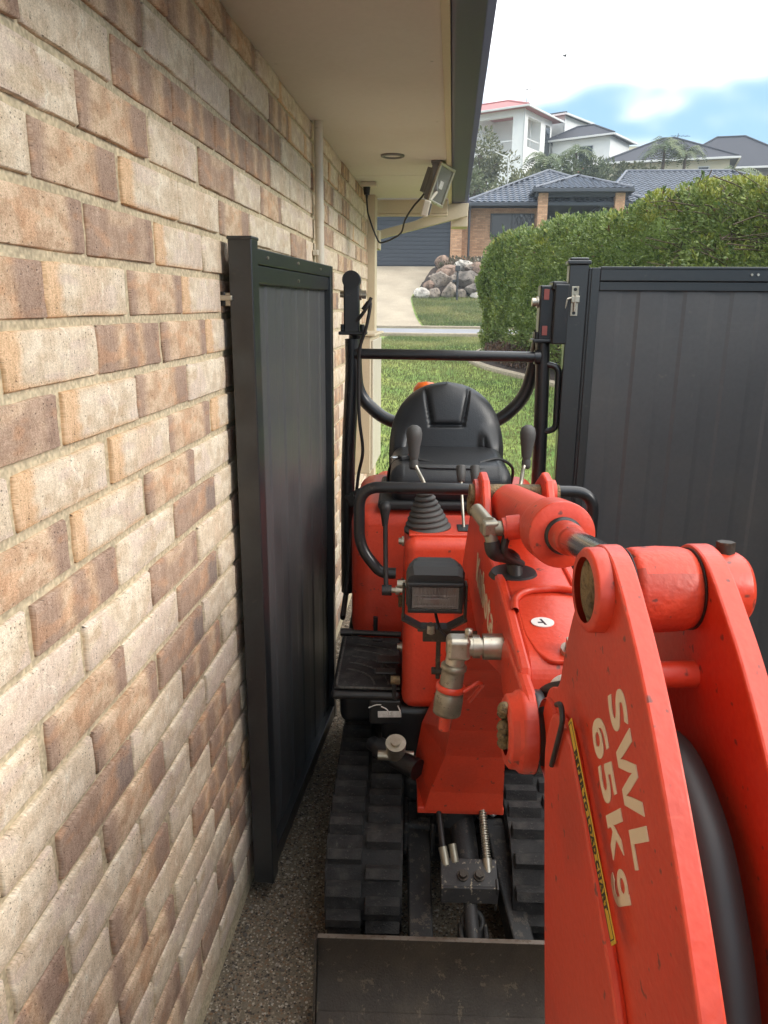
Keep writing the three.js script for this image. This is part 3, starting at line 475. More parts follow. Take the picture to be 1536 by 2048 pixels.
part(blade, 'end_plate', [prof([[0.862, 0.002], [0.80, 0.2], [0.77, 0.2], [0.78, 0.03]], -0.338, -0.3325, 0.001), prof([[0.862, 0.002], [0.80, 0.2], [0.77, 0.2], [0.78, 0.03]], 0.3455, 0.351, 0.001)], M.bladeSteel);
part(blade, 'top_edge', b2(-0.331, 0.344, 0.2002, 0.2022, 0.7835, 0.7955, 0.0005), std({ map: wearTex([112, 102, 92], [80, 66, 52], [140, 134, 124], { seed: 48, rep: [6, 6], blotch: 0.6, chip: 0.6 }), roughness: 0.5, metalness: 0.3 }));
const barG = (a, b, w, h) => { a = A3(a); b = A3(b); const d = b.clone().sub(a), L = d.length(); const g = new RoundedBoxGeometry(w, h, L, 2, 0.006); g.translate(0, 0, L / 2); const z = d.normalize(), x = V(0, 1, 0).cross(z).normalize(), y = z.clone().cross(x); g.applyMatrix4(new THREE.Matrix4().makeBasis(x, y, z)); g.translate(a.x, a.y, a.z); return g; };
const armL = P('blade_arm', barG([-0.095, 0.235, 0.36], [-0.088, 0.095, 0.78], 0.06, 0.07), M.blackWorn);
part(armL, 'pivot_lug', [b2(-0.135, -0.12, 0.19, 0.29, 0.38, 0.50, 0.006), b2(-0.062, -0.05, 0.19, 0.29, 0.38, 0.50, 0.006), cy([-0.14, 0.24, 0.44], [-0.045, 0.24, 0.44], 0.016)], M.blackWorn);
const armR = P('blade_arm', barG([0.105, 0.25, 0.44], [0.165, 0.095, 0.78], 0.052, 0.07), M.blackWorn);
part(armR, 'pivot_lug', [b2(0.068, 0.079, 0.20, 0.31, 0.38, 0.52, 0.006), b2(0.135, 0.147, 0.20, 0.31, 0.38, 0.52, 0.006), cy([0.06, 0.26, 0.47], [0.155, 0.26, 0.47], 0.014)], M.blackWorn);
part(armR, 'bolt_head', hexnut([0.108, 0.285, 0.44], [0.108, 0.30, 0.452], 0.011), M.sticker);
const bcyl = P('blade_cylinder', [cy([0.012, 0.36, 0.40], [0.028, 0.235, 0.63], 0.033), cy([0.010, 0.385, 0.36], [0.012, 0.355, 0.41], 0.022), cy([0.030, 0.228, 0.645], [0.028, 0.24, 0.62], 0.037)], M.blackWorn);
part(bcyl, 'cylinder_rod', cy([0.028, 0.238, 0.63], [0.036, 0.14, 0.77], 0.017), M.worn);
part(bcyl, 'clevis', [b2(0.0, 0.012, 0.06, 0.17, 0.70, 0.79, 0.006), b2(0.06, 0.072, 0.06, 0.17, 0.70, 0.79, 0.006), cy([0.036, 0.155, 0.715], [0.036, 0.125, 0.755], 0.026), cy([-0.006, 0.11, 0.745], [0.078, 0.11, 0.745], 0.012)], M.blackWorn);
part(bcyl, 'rod_eye', new THREE.TorusGeometry(0.024, 0.007, 10, 24).rotateX(-0.9).translate(0.036, 0.17, 0.70), M.blackWorn);
const guard = P('hose_guard', [bx(0.138, 0.006, 0.07, 0.027, 0.272, 0.655, 0.0025, [0.42, 0, 0]), bx(0.138, 0.045, 0.006, 0.027, 0.238, 0.690, 0.0025), bx(0.006, 0.05, 0.06, -0.040, 0.245, 0.655, 0.002, [0.42, 0, 0]), bx(0.006, 0.09, 0.03, 0.094, 0.225, 0.672, 0.002, [0.3, 0, 0])], M.worn);
for (const x of [0.012, 0.052]) part(guard, 'bolt', [hexnut([x, 0.272, 0.665], [x, 0.286, 0.672], 0.010), cy([x, 0.270, 0.664], [x, 0.276, 0.667], 0.014)], M.bladeSteel);
P('spring_hose', (() => { const c = new THREE.CatmullRomCurve3([V(0.066, 0.40, 0.50), V(0.068, 0.345, 0.575), V(0.074, 0.285, 0.63)]); const pts = []; for (let i = 0; i <= 340; i++) { const t = i / 340, p = c.getPoint(t), a = i * 0.5236; pts.push(p.add(V(Math.cos(a) * 0.0085, Math.sin(a) * 0.006, Math.sin(a) * 0.006))); } return new THREE.TubeGeometry(new THREE.CatmullRomCurve3(pts), 1000, 0.0022, 5); })(), M.zinc);
P('blade_hose', [hose([[0.066, 0.42, 0.47], [0.068, 0.345, 0.575], [0.075, 0.27, 0.645]], 0.0068), cy([0.0735, 0.292, 0.625], [0.076, 0.262, 0.652], 0.0115)], M.zinc);
P('blade_hose', [hose([[-0.05, 0.42, 0.44], [-0.045, 0.36, 0.53], [-0.032, 0.29, 0.62], [-0.025, 0.26, 0.65]], 0.0075)], M.hose);
P('hose_fitting', [cy([-0.036, 0.305, 0.605], [-0.028, 0.275, 0.635], 0.011), cy([-0.012, 0.31, 0.60], [-0.005, 0.28, 0.63], 0.010)], M.olive);
// ---- house frame, floor
P('swing_frame', [b2(-0.33, 0.335, 0.40, 0.575, -0.5, 0.20, 0.03), b2(-0.20, 0.22, 0.36, 0.56, 0.15, 0.36, 0.03)], M.blackSteel);
P('swing_post', [cy([0.0, 0.30, 0.47], [0.0, 0.56, 0.47], 0.06, 0.055), b2(-0.09, 0.09, 0.30, 0.42, 0.30, 0.5, 0.03)], M.blackWorn);
const sw = P('swing_cylinder', [cy([-0.205, 0.455, 0.40], [-0.10, 0.447, 0.49], 0.028), cy([-0.225, 0.455, 0.38], [-0.2, 0.455, 0.41], 0.02)], M.blackSteel);
part(sw, 'hose_joint', [cy([-0.158, 0.47, 0.455], [-0.158, 0.515, 0.475], 0.024, 0.027), cy([-0.158, 0.515, 0.475], [-0.158, 0.521, 0.4775], 0.013), cy([-0.205, 0.465, 0.455], [-0.11, 0.465, 0.455], 0.013)], M.zinc);
const floor = P('floor_plate', [b2(-0.338, -0.147, 0.572, 0.598, -0.02, 0.365, 0.012), b2(-0.232, -0.146, 0.50, 0.574, 0.335, 0.362, 0.006), b2(-0.325, -0.146, 0.44, 0.574, 0.10, 0.18, 0.02)], M.blackSteel);
const mat = part(floor, 'floor_mat', bx(0.175, 0.006, 0.34, -0.243, 0.601, 0.18, 0.003), M.rubber);
for (let i = 0; i < 8; i++) { const r0 = 0.10 + i * 0.042; const pts = []; for (let k = 0; k <= 14; k++) { const a = -0.05 - k * 0.1; const x = -0.335 + 0.02 + Math.cos(a) * r0 * 0.95, z = -0.02 + 0.36 + Math.sin(a) * r0; if (x < -0.158 && z > 0.02 && z < 0.345) pts.push([x, 0.6045, z]); } if (pts.length > 3) part(mat, 'mat_ridge', hose(pts, 0.003, 20, 6), M.matRidge); }
part(mat, 'mat_edge', tb([[-0.150, 0.605, 0.352], [-0.325, 0.605, 0.352], [-0.325, 0.605, 0.02]], 0.004, 0.02, 40, 8), M.matRidge);
P('floor_pedal', [bx(0.065, 0.008, 0.03, -0.185, 0.642, 0.25, 0.003, [0.3, 0, 0]), bx(0.06, 0.008, 0.022, -0.19, 0.635, 0.31, 0.003, [0.3, 0, 0]), cy([-0.20, 0.59, 0.27], [-0.20, 0.64, 0.26], 0.006), bx(0.012, 0.05, 0.012, -0.165, 0.60, 0.36, 0.003)], M.blackSteel);
P('pedal_shaft', [cy([-0.325, 0.648, 0.08], [-0.15, 0.648, 0.09], 0.0085), cy([-0.335, 0.648, 0.08], [-0.30, 0.648, 0.08], 0.012), cy([-0.228, 0.65, 0.08], [-0.228, 0.70, 0.08], 0.007), bx(0.03, 0.01, 0.02, -0.22, 0.63, 0.09, 0.003)], M.blackSteel);
P('serial_label', bx(0.062, 0.018, 0.002, -0.178, 0.535, 0.366, 0.0006, [-0.1, 0, 0.03]), M.sticker);
P('wire_tie', [hose([[-0.20, 0.56, 0.37], [-0.185, 0.555, 0.375], [-0.175, 0.535, 0.371], [-0.168, 0.548, 0.374]], 0.0018, 16, 6), hose([[-0.155, 0.565, 0.372], [-0.148, 0.55, 0.376], [-0.146, 0.53, 0.370]], 0.0018, 12, 6), hose([[-0.235, 0.55, 0.36], [-0.215, 0.56, 0.362], [-0.2, 0.561, 0.361]], 0.0016, 12, 6)], M.sticker);
// ---- hood, seat
P('engine_hood', [bx(0.62, 0.46, 0.52, 0.002, 0.80, -0.235, 0.06), bx(0.56, 0.40, 0.4, 0.002, 0.78, -0.62, 0.07)], M.red);
P('seat_tray', bx(0.44, 0.03, 0.36, -0.005, 1.035, -0.15, 0.012), M.plastic);
const seat = P('seat_cushion', (() => { const g = new RoundedBoxGeometry(0.365, 0.115, 0.36, 6, 0.045); const p = g.attributes.position; for (let i = 0; i < p.count; i++) { const x = p.getX(i), z = p.getZ(i); if (p.getY(i) > 0) p.setY(i, p.getY(i) + 0.02 * ss(0.3, 0.9, Math.abs(x) / 0.18) - 0.006 - 0.015 * ss(0.09, 0.18, z)); } g.computeVertexNormals(); g.translate(-0.008, 1.092, -0.155); return g; })(), M.vinyl);
part(seat, 'seam', tb([[-0.16, 1.145, -0.04], [-0.10, 1.147, 0.0], [0.085, 1.147, 0.0], [0.145, 1.145, -0.04]], 0.003, 0.05, 30, 6), M.vinyl);
{
  const hw = y => { const t = clamp((y - 1.04) / 0.322); return 0.192 * Math.pow(1 - Math.pow(t, 3.6), 0.5) * (0.985 + 0.03 * Math.sin(t * 2.6)) + 0.001; };
  const front = (u, v) => {
    const y = 1.04 + 0.322 * Math.pow(v, 0.9), s = u * 2 - 1, q = Math.sin(s * Math.PI / 2), x = q * hw(y), t = (y - 1.04) / 0.322;
    let z = -0.285 - 0.075 * t + 0.018 * (1 - q * q) ; const e = Math.abs(q);
    z -= 0.03 * Math.pow(e, 8) + 0.028 * Math.pow(t, 9);
    z += 0.042 * ss(0.52, 0.8, e) * (1 - ss(0.35, 0.62, t)) * (1 - ss(0.9, 1, e) * 0.5);
    // groove round the centre panel
    const px = lerp(0.052, 0.078, (y - 1.225) / 0.14), inP = y > 1.19; if (inP) { const dx = Math.abs(Math.abs(x) - px), dy = y - 1.228; let d = 1; if (dy > -0.004) d = dx; if (Math.abs(x) < px) d = Math.min(d, Math.abs(dy)); z -= 0.011 * (1 - ss(0.002, 0.0075, d)); z += 0.006 * ((Math.abs(x) < px && dy > 0) ? 1 : 0) * ss(0, 0.02, Math.min(px - Math.abs(x), dy)); }
    z -= 0.010 * (1 - ss(0.003, 0.010, Math.abs(e - 0.66 - 0.10 * (t - 0.3)))) * (1 - ss(0.45, 0.6, t)) * ss(0.02, 0.1, t);
    return [x - 0.008, y, z];
  };
  const back = (u, v) => { const p = front(1 - u, v); const s = Math.abs(p[0] + 0.008) / Math.max(0.02, hw(p[1])); const t = (p[1] - 1.04) / 0.322; return [p[0], p[1], -0.325 - 0.075 * t - 0.055 * Math.sqrt(Math.max(0, 1 - s * s)) * (1 - 0.6 * Math.pow(t, 4)) - 0.02]; };
  const rim = (u, v) => { const k = u < 0.5 ? 0 : 1; const w = u < 0.5 ? u * 2 : (u - 0.5) * 2; const a = front(k ? 1 : 0, v), b = back(k ? 0 : 1, v); return k ? mix3(a, b, w) : mix3(b, a, w); };
  const st = P('seat_back', [quadSheet(front, 90, 80), quadSheet(back, 40, 40), quadSheet((u, v) => rim(u * 0.4999, v), 3, 40), quadSheet((u, v) => rim(0.5 + u * 0.5, v), 3, 40)], M.vinyl);
  part(st, 'back_panel', bx(0.30, 0.2, 0.02, -0.008, 1.16, -0.41, 0.008), M.plastic);
}
P('seat_belt', [hose([[-0.205, 1.03, -0.25], [-0.19, 1.12, -0.16], [-0.15, 1.158, -0.09], [-0.06, 1.152, -0.06]], 0.005, 30, 6), hose([[0.08, 1.152, -0.06], [0.14, 1.158, -0.10], [0.195, 1.12, -0.16], [0.205, 1.03, -0.25]], 0.005, 30, 6)], M.plastic);
const buckle = P('belt_buckle', bx(0.04, 0.014, 0.026, -0.145, 1.163, -0.085, 0.004, [0, 0.4, 0.1]), M.plastic);
part(buckle, 'buckle_tongue', bx(0.026, 0.004, 0.02, -0.176, 1.160, -0.096, 0.0015, [0, 0.4, 0.1]), M.chrome);
part(buckle, 'release_button', bx(0.014, 0.006, 0.016, -0.128, 1.171, -0.077, 0.002, [0, 0.4, 0.1]), std({ color: new THREE.Color(0.6, 0.03, 0.03), roughness: 0.4 }), { label: 'red release button' });
const beacon = P('warning_beacon', lathe([[0.0001, 0.075], [0.03, 0.07], [0.045, 0.05], [0.048, 0.0], [0.0001, 0.0]], [-0.075, 1.275, -0.56], [0, 1, 0]), std({ color: new THREE.Color(0.85, 0.16, 0.02), roughness: 0.3 }));
part(beacon, 'beacon_stem', [cy([-0.075, 0.95, -0.56], [-0.075, 1.27, -0.56], 0.012), cy([-0.075, 1.255, -0.56], [-0.075, 1.275, -0.56], 0.05)], M.blackSteel);
// ---- console and controls
const con = P('control_console', [bx(0.365, 0.485, 0.235, 0.037, 0.80, 0.267, 0.032)], M.red);
part(con, 'top_plate', bx(0.34, 0.008, 0.19, 0.037, 1.044, 0.262, 0.003), M.red);
for (const [x, y] of [[-0.147, 1.02], [-0.147, 0.905], [-0.147, 0.72]]) part(con, 'bolt', [hexnut([x, y, 0.33], [x - 0.012, y, 0.33], 0.009), cy([x + 0.002, y, 0.33], [x - 0.004, y, 0.33], 0.013)], M.zinc);
part(con, 'side_clip', [bx(0.012, 0.03, 0.02, -0.152, 0.845, 0.31, 0.003), cy([-0.15, 0.635, 0.36], [-0.175, 0.635, 0.36], 0.012)], M.brassy);
function joystick(x, z, tip, boot) {
  const y0 = 1.045, j = P('joystick', [tb([[x, y0 + 0.07, z], [x + (tip[0] - x) * 0.25, y0 + 0.115, z - 0.012], [x + (tip[0] - x) * 0.75, 1.185, tip[2] + 0.012], [tip[0], 1.205, tip[2]]], 0.0055, 0.03, 40, 10)], M.zinc);
  part(j, 'grip', lathe([[0.0001, 0], [0.011, 0.0], [0.0125, 0.008], [0.0125, 0.022], [0.011, 0.024], [0.011, 0.03], [0.0135, 0.032], [0.0165, 0.06], [0.0205, 0.083], [0.0215, 0.098], [0.018, 0.112], [0.009, 0.119], [0.0001, 0.12]], [tip[0], 1.185, tip[2]], [0, 1, 0.02], 24), M.grip);
  const pr = [[0.0001, 0.125], [0.010, 0.124], [0.012, 0.108], [0.013, 0.102]]; const n = 7; for (let i = 0; i < n; i++) { const a = lerp(0.018, 0.052, i / (n - 1)), y = lerp(0.098, 0.02, i / (n - 1)); pr.push([a, y + 0.006], [a + 0.0045, y + 0.001], [a + 0.004, y - 0.004], [a - 0.002, y - 0.006]); } pr.push([0.062, 0.008], [0.063, 0.0], [0.0001, 0.0]);
  part(j, 'boot', lathe(pr.reverse(), [x, y0 - 0.004, z], [(-0.1), 1, 0], 36), M.grip);
}
joystick(-0.083, 0.285, [-0.122, 0, 0.195]); joystick(0.150, 0.285, [0.187, 0, 0.165]);
for (const x of [0.007, 0.045]) {
  const l = P('small_lever', [tb([[x + 0.006, 1.04, 0.30], [x + 0.002, 1.11, 0.25], [x, 1.165, 0.205]], 0.0042, 0.05, 24, 8)], M.zinc);
  part(l, 'lever_knob', lathe([[0.0001, 0.046], [0.0115, 0.045], [0.0135, 0.042], [0.0125, 0.02], [0.0095, 0.0], [0.0001, 0.0]], [x, 1.155, 0.212], [0, 1, -0.5], 16), M.grip);
  part(l, 'slot_plate', bx(0.036, 0.003, 0.06, x + 0.006, 1.050, 0.30, 0.0012), M.plastic);
}
const ll = P('long_lever', [tb([[-0.194, 1.09, 0.345], [-0.192, 0.98, 0.362], [-0.189, 0.90, 0.388]], 0.0062, 0.05, 30, 10), cy([-0.20, 0.905, 0.388], [-0.175, 0.905, 0.388], 0.014)], M.blackSteel);
part(ll, 'lever_knob', lathe([[0.0001, 0.045], [0.010, 0.043], [0.0145, 0.034], [0.0145, 0.026], [0.011, 0.008], [0.007, -0.02], [0.0001, -0.022]], [-0.195, 1.085, 0.345], [0, 1, -0.08], 20), M.plastic);
part(ll, 'pivot_bolt', [cy([-0.18, 0.905, 0.388], [-0.14, 0.905, 0.388], 0.007), hexnut([-0.165, 0.905, 0.388], [-0.155, 0.905, 0.388], 0.012)], M.zinc);
P('guard_rail', tb([[-0.165, 0.936, 0.345], [-0.205, 0.936, 0.345], [-0.262, 1.005, 0.336], [-0.262, 1.165, 0.334], [0.333, 1.165, 0.352], [0.333, 0.90, 0.352], [0.23, 0.86, 0.34]], 0.0148, 0.055, 120, 16), M.blackSteel);
// ---- roll bar with the top hoop folded down behind the seat
for (const sd of [-1, 1]) {
  const X = sd < 0 ? -0.34 : 0.333, z = -0.52;
  const post = P('roll_bar_post', tb(sd < 0 ? [[X - 0.018, 0.55, z], [X - 0.018, 1.02, z], [X + 0.002, 1.40, z], [X, 1.50, z]] : [[X + 0.012, 0.55, z], [X + 0.012, 1.02, z], [X + 0.004, 1.36, z], [X - 0.004, 1.52, z]], 0.0255, 0.3, 60, 16), M.blackSteel);
  const h0 = sd < 0 ? 1.52 : 1.50, h1 = sd < 0 ? 1.70 : 1.685;
  part(post, 'hinge_box', [bx(0.054, h1 - h0, 0.062, X, (h0 + h1) / 2, z + 0.005, 0.006)], sd < 0 ? M.blackSteel : M.blackSteel);
  part(post, 'hinge_pin', [cy([X - 0.04, h0 + 0.13, z + 0.008], [X + 0.045, h0 + 0.13, z + 0.008], 0.011), hexnut([X - sd * 0.036, h0 + 0.13, z + 0.008], [X - sd * 0.05, h0 + 0.13, z + 0.008], 0.016), cy([X - sd * 0.028, h0 + 0.13, z + 0.008], [X - sd * 0.034, h0 + 0.13, z + 0.008], 0.019)], M.zinc);
  part(post, 'flange', [bx(0.098, 0.012, 0.08, X + 0.004, h0, z, 0.004), hexnut([X - 0.03, h0 + 0.006, z + 0.025], [X - 0.03, h0 + 0.03, z + 0.025], 0.009), hexnut([X + 0.038, h0 + 0.006, z + 0.025], [X + 0.038, h0 + 0.03, z + 0.025], 0.009)], M.blackSteel);
  if (sd < 0) part(post, 'round_cap', [cy([X, 1.698, z - 0.03], [X, 1.698, z + 0.04], 0.031, 0.031, 28)], M.plastic);
  if (sd > 0) {
    part(post, 'side_plate', [bx(0.05, 0.20, 0.085, X + 0.042, 1.59, z + 0.02, 0.006), bx(0.05, 0.03, 0.08, X + 0.035, 1.683, z + 0.015, 0.006)], M.blackSteel);
    part(post, 'red_reflection_strip', [bx(0.018, 0.035, 0.003, X - 0.006, 1.655, z + 0.039, 0.001), bx(0.018, 0.032, 0.003, X - 0.006, 1.535, z + 0.039, 0.001)], std({ color: new THREE.Color(0.35, 0.09, 0.07), roughness: 0.35 }), { label: 'red strip painted as a reflection on the black hinge box' });  // reddish reflection on the hinge box, put in as red-coloured strips
    part(post, 'grab_handle', tb([[X + 0.008, 1.42, z + 0.01], [X + 0.055, 1.41, z + 0.02], [X + 0.058, 1.19, z + 0.02], [X + 0.012, 1.18, z + 0.01]], 0.0115, 0.03, 60, 12), M.blackSteel);
  }
}
P('roll_bar_crossbar', [cy([-0.332, 1.449, -0.515], [0.322, 1.444, -0.50], 0.0185, 0.0185, 20), cy([-0.33, 1.449, -0.515], [-0.31, 1.449, -0.515], 0.024), cy([0.30, 1.444, -0.50], [0.32, 1.444, -0.50], 0.024)], M.blackSteel);
P('folded_hoop', tb([[-0.33, 1.54, -0.56], [-0.335, 1.40, -0.60], [-0.325, 1.29, -0.62], [-0.21, 1.185, -0.62], [0.18, 1.185, -0.60], [0.292, 1.29, -0.60], [0.318, 1.42, -0.59], [0.325, 1.53, -0.55]], 0.024, 0.10, 110, 16), M.blackSteel);
P('roll_bar_bracket', [bx(0.07, 0.05, 0.02, -0.325, 0.93, -0.49, 0.005, [0, 0, 0.5]), bx(0.05, 0.03, 0.1, -0.30, 0.96, -0.42, 0.005, [0, 0, 0.4])], M.blackSteel);
P('bar_cable', [hose([[-0.30, 1.60, -0.47], [-0.275, 1.63, -0.47], [-0.285, 1.55, -0.47], [-0.31, 1.47, -0.48], [-0.315, 1.36, -0.49], [-0.312, 1.22, -0.49], [-0.30, 1.10, -0.49], [-0.315, 1.02, -0.49], [-0.325, 0.92, -0.47], [-0.33, 0.78, -0.42]], 0.006, 90, 8), hose([[-0.32, 1.56, -0.47], [-0.29, 1.60, -0.46], [-0.27, 1.64, -0.465]], 0.006, 20, 8)], M.hose);
P('side_hose', [hose([[-0.325, 0.80, -0.40], [-0.335, 0.70, -0.2], [-0.335, 0.66, 0.0]], 0.009, 30, 8), hose([[-0.30, 0.99, -0.36], [-0.325, 0.86, -0.30], [-0.33, 0.70, -0.1]], 0.007, 30, 8)], M.hose);

// ---- boom (frame: x to the machine's other side, y up, z forward along the boom)
const boomPts = [[-0.02, 1.315, 0.03], [0.022, 1.308, 0.03], [0.052, 1.272, 0.03], [0.088, 1.226, 0.04], [0.15, 1.207, 0.03], [0.24, 1.200, 0.03], [0.34, 1.187, 0.03], [0.475, 1.160, 0.03], [0.50, 1.10, 0.03], [0.45, 1.05, 0.05], [0.33, 1.075, 0.05], [0.1, 1.0, 0.06], [-0.195, 0.905, 0.03], [-0.33, 0.86, 0.03], [-0.29, 1.0, 0.05], [-0.17, 1.16, 0.06], [-0.08, 1.28, 0.03]];
const bodyPts = [[0.075, 1.222], [0.15, 1.203], [0.24, 1.196], [0.34, 1.183], [0.46, 1.160], [0.48, 1.10], [0.45, 1.055], [0.33, 1.08], [0.1, 1.005], [-0.18, 0.912], [-0.30, 0.87], [-0.27, 1.0], [-0.16, 1.155], [-0.07, 1.23]];
const BW = 0.132;
const boom = P('boom', [prof(bodyPts, 0.015, BW - 0.015, 0.004, 0.03), prof(boomPts, 0, 0.0155, 0.004), prof(boomPts.map(q => q[1] > 1.24 ? q : q), BW - 0.0155, BW, 0.004)], M.red, { fr: BF });
// raised collar where the top plate widens, pivot hub at the end
part(boom, 'top_ridge', tb([[0.014, 1.186, 0.345], [0.018, 1.192, 0.31], [0.04, 1.196, 0.285], [0.09, 1.197, 0.278], [0.118, 1.197, 0.29]], 0.006, 0.03, 40, 10), M.red);
const TOPY = u => 1.2115 - 0.1717 * (u - 0.2);
const cover = part(boom, 'cover_plate', (() => { const g = ext([[0.024, 0.31], [0.05, 0.296], [0.118, 0.298], [0.118, 0.466], [0.044, 0.466], [0.030, 0.447], [0.020, 0.40], [0.020, 0.345]], 0.006, 0.002, 0.012); const k = -Math.atan(0.1717); g.applyMatrix4(new THREE.Matrix4().makeBasis(V(1, 0, 0), V(0, Math.sin(k), Math.cos(k)), V(0, -Math.cos(k), Math.sin(k)))); const p = g.attributes.position; g.translate(0, TOPY(0) - 0.0045, 0); g.computeVertexNormals(); const c = 1; for (let i = 0; i < p.count; i++) p.setZ(i, p.getZ(i) * 1.0); return g; })(), M.red);
{
  const t = tex(128, 64, (u, v) => { const d = Math.hypot((u - 0.5) * 2, (v - 0.5) * 2); return (Math.abs(u - 0.52 - (v - 0.5) * 0.25) < 0.05 && Math.abs(v - 0.5) < 0.32) || (v > 0.5 && v < 0.62 && u > 0.28 && u < 0.55) ? [30, 30, 40] : [232, 230, 226]; });
  const g = new THREE.CylinderGeometry(0.0165, 0.0165, 0.0014, 28); g.scale(1, 1, 0.75); { const p = g.attributes.position, uv = g.attributes.uv; for (let i = 0; i < p.count; i++) uv.setXY(i, p.getX(i) / 0.033 + 0.5, p.getZ(i) / 0.025 + 0.5); } g.rotateX(0.17); g.translate(0.050, TOPY(0.369) - 0.0035, 0.369);
  part(cover, 'oval_sticker', g, std({ map: t, roughness: 0.45 }), { keep: true, label: 'small white oval sticker with a black mark' });
}
part(boom, 'hub', [lathe([[0.030, -0.024], [0.041, -0.024], [0.046, -0.020], [0.047, -0.012], [0.051, -0.008], [0.052, -0.002], [0.052, 0.010]], [0, 1.098, 0.525], [1, 0, 0], 40), prof([[0.36, 1.16], [0.45, 1.155], [0.55, 1.15], [0.58, 1.10], [0.55, 1.05], [0.48, 1.04], [0.42, 1.055], [0.34, 1.085]], -0.004, 0.014, 0.006, 0.03), prof([[0.36, 1.16], [0.45, 1.155], [0.55, 1.15], [0.58, 1.10], [0.55, 1.05], [0.48, 1.04], [0.42, 1.055], [0.34, 1.085]], 0.16, 0.178, 0.006, 0.03)], M.red);
part(boom, 'hub_pin', [lathe([[0.0001, -0.020], [0.018, -0.022], [0.028, -0.018], [0.030, -0.014]], [0, 1.098, 0.525], [1, 0, 0], 24), ...[0, 1, 2, 3, 4].map(i => ball([-0.022 - 0.006 * hash(i, 1, 4), 1.08 + 0.013 * i, 0.517 + 0.018 * hash(i, 2, 4)], 0.009, 1, 1, 1, 8))], M.brassy);
part(boom, 'seal_ring', lathe([[0.052, 0.011], [0.0515, 0.022], [0.045, 0.022]], [0, 1.098, 0.525], [1, 0, 0], 36), M.grease);
part(boom, 'pin_boss', [cy([-0.008, 1.272, -0.022], [0.0, 1.272, -0.022], 0.028, 0.028, 24), cy([BW, 1.272, -0.022], [BW + 0.012, 1.272, -0.022], 0.028, 0.028, 24)], M.red);
part(boom, 'cylinder_pin', [cy([-0.016, 1.272, -0.022], [BW + 0.02, 1.272, -0.022], 0.019, 0.019, 20), ball([-0.012, 1.25, -0.03], 0.012, 0.7, 2, 1, 8)], M.brassy);
part(boom, 'hose_grommet', (() => { const g = new THREE.CylinderGeometry(0.036, 0.040, 0.008, 30); g.scale(1, 1, 0.72); g.rotateX(0.15); g.translate(0.032, TOPY(0.217) - 0.010, 0.217); return g; })(), M.plastic);
part(boom, 'top_bolt', [hexnut([0.078, 1.165, 0.438], [0.078, 1.185, 0.442], 0.0115), cy([0.078, 1.160, 0.438], [0.078, 1.172, 0.440], 0.017)], M.zinc);
part(boom, 'hose_clip', [tb([[0.036, 1.12, 0.50], [0.038, 1.163, 0.51], [0.075, 1.168, 0.515], [0.09, 1.13, 0.52]], 0.006, 0.02, 30, 8)], M.sticker);
part(boom, 'hose_loop', [hose([[0.028, 1.10, 0.49], [0.030, 1.14, 0.505], [0.055, 1.158, 0.525], [0.09, 1.15, 0.535], [0.12, 1.11, 0.55]], 0.010, 30, 10)], M.hose);
{
  const g = new TextGeometry('Kubota', { font, size: 0.058, depth: 0.0007, curveSegments: 5, bevelEnabled: false }); g.scale(0.86, 1, 1);
  const a = -0.13, X = V(0, Math.sin(a), Math.cos(a)), Y = V(0, Math.cos(a), -Math.sin(a)); g.applyMatrix4(new THREE.Matrix4().makeBasis(X, Y, V(-1, 0, 0))); g.translate(-0.0003, 1.112, 0.0); part(boom, 'lettering', g, M.whiteDecal);
}
// lower boom, flaring down to the swing bracket
P('boom_foot', loft([
  [[-0.082, 0.37, 0.550], [0.117, 0.37, 0.550], [0.130, 0.37, 0.40], [-0.106, 0.37, 0.40]],
  [[-0.070, 0.43, 0.560], [0.115, 0.43, 0.560], [0.130, 0.43, 0.40], [-0.106, 0.42, 0.40]],
  [[-0.036, 0.56, 0.60], [0.108, 0.56, 0.60], [0.122, 0.56, 0.43], [-0.090, 0.55, 0.43]],
  [[-0.030, 0.66, 0.65], [0.102, 0.66, 0.65], [0.115, 0.66, 0.48], [-0.060, 0.66, 0.48]],
  [[-0.026, 0.80, 0.75], [0.098, 0.80, 0.75], [0.105, 0.80, 0.56], [-0.042, 0.80, 0.56]],
  [[-0.024, 0.92, 0.86], [0.096, 0.92, 0.86], [0.10, 0.92, 0.64], [-0.032, 0.92, 0.64]],
  [[-0.018, 1.0, 0.96], [0.10, 1.0, 0.96], [0.102, 1.06, 0.72], [-0.026, 1.06, 0.72]]]), M.red);
P('swing_bracket', [b2(-0.100, 0.122, 0.352, 0.371, 0.40, 0.54, 0.004)], M.red);
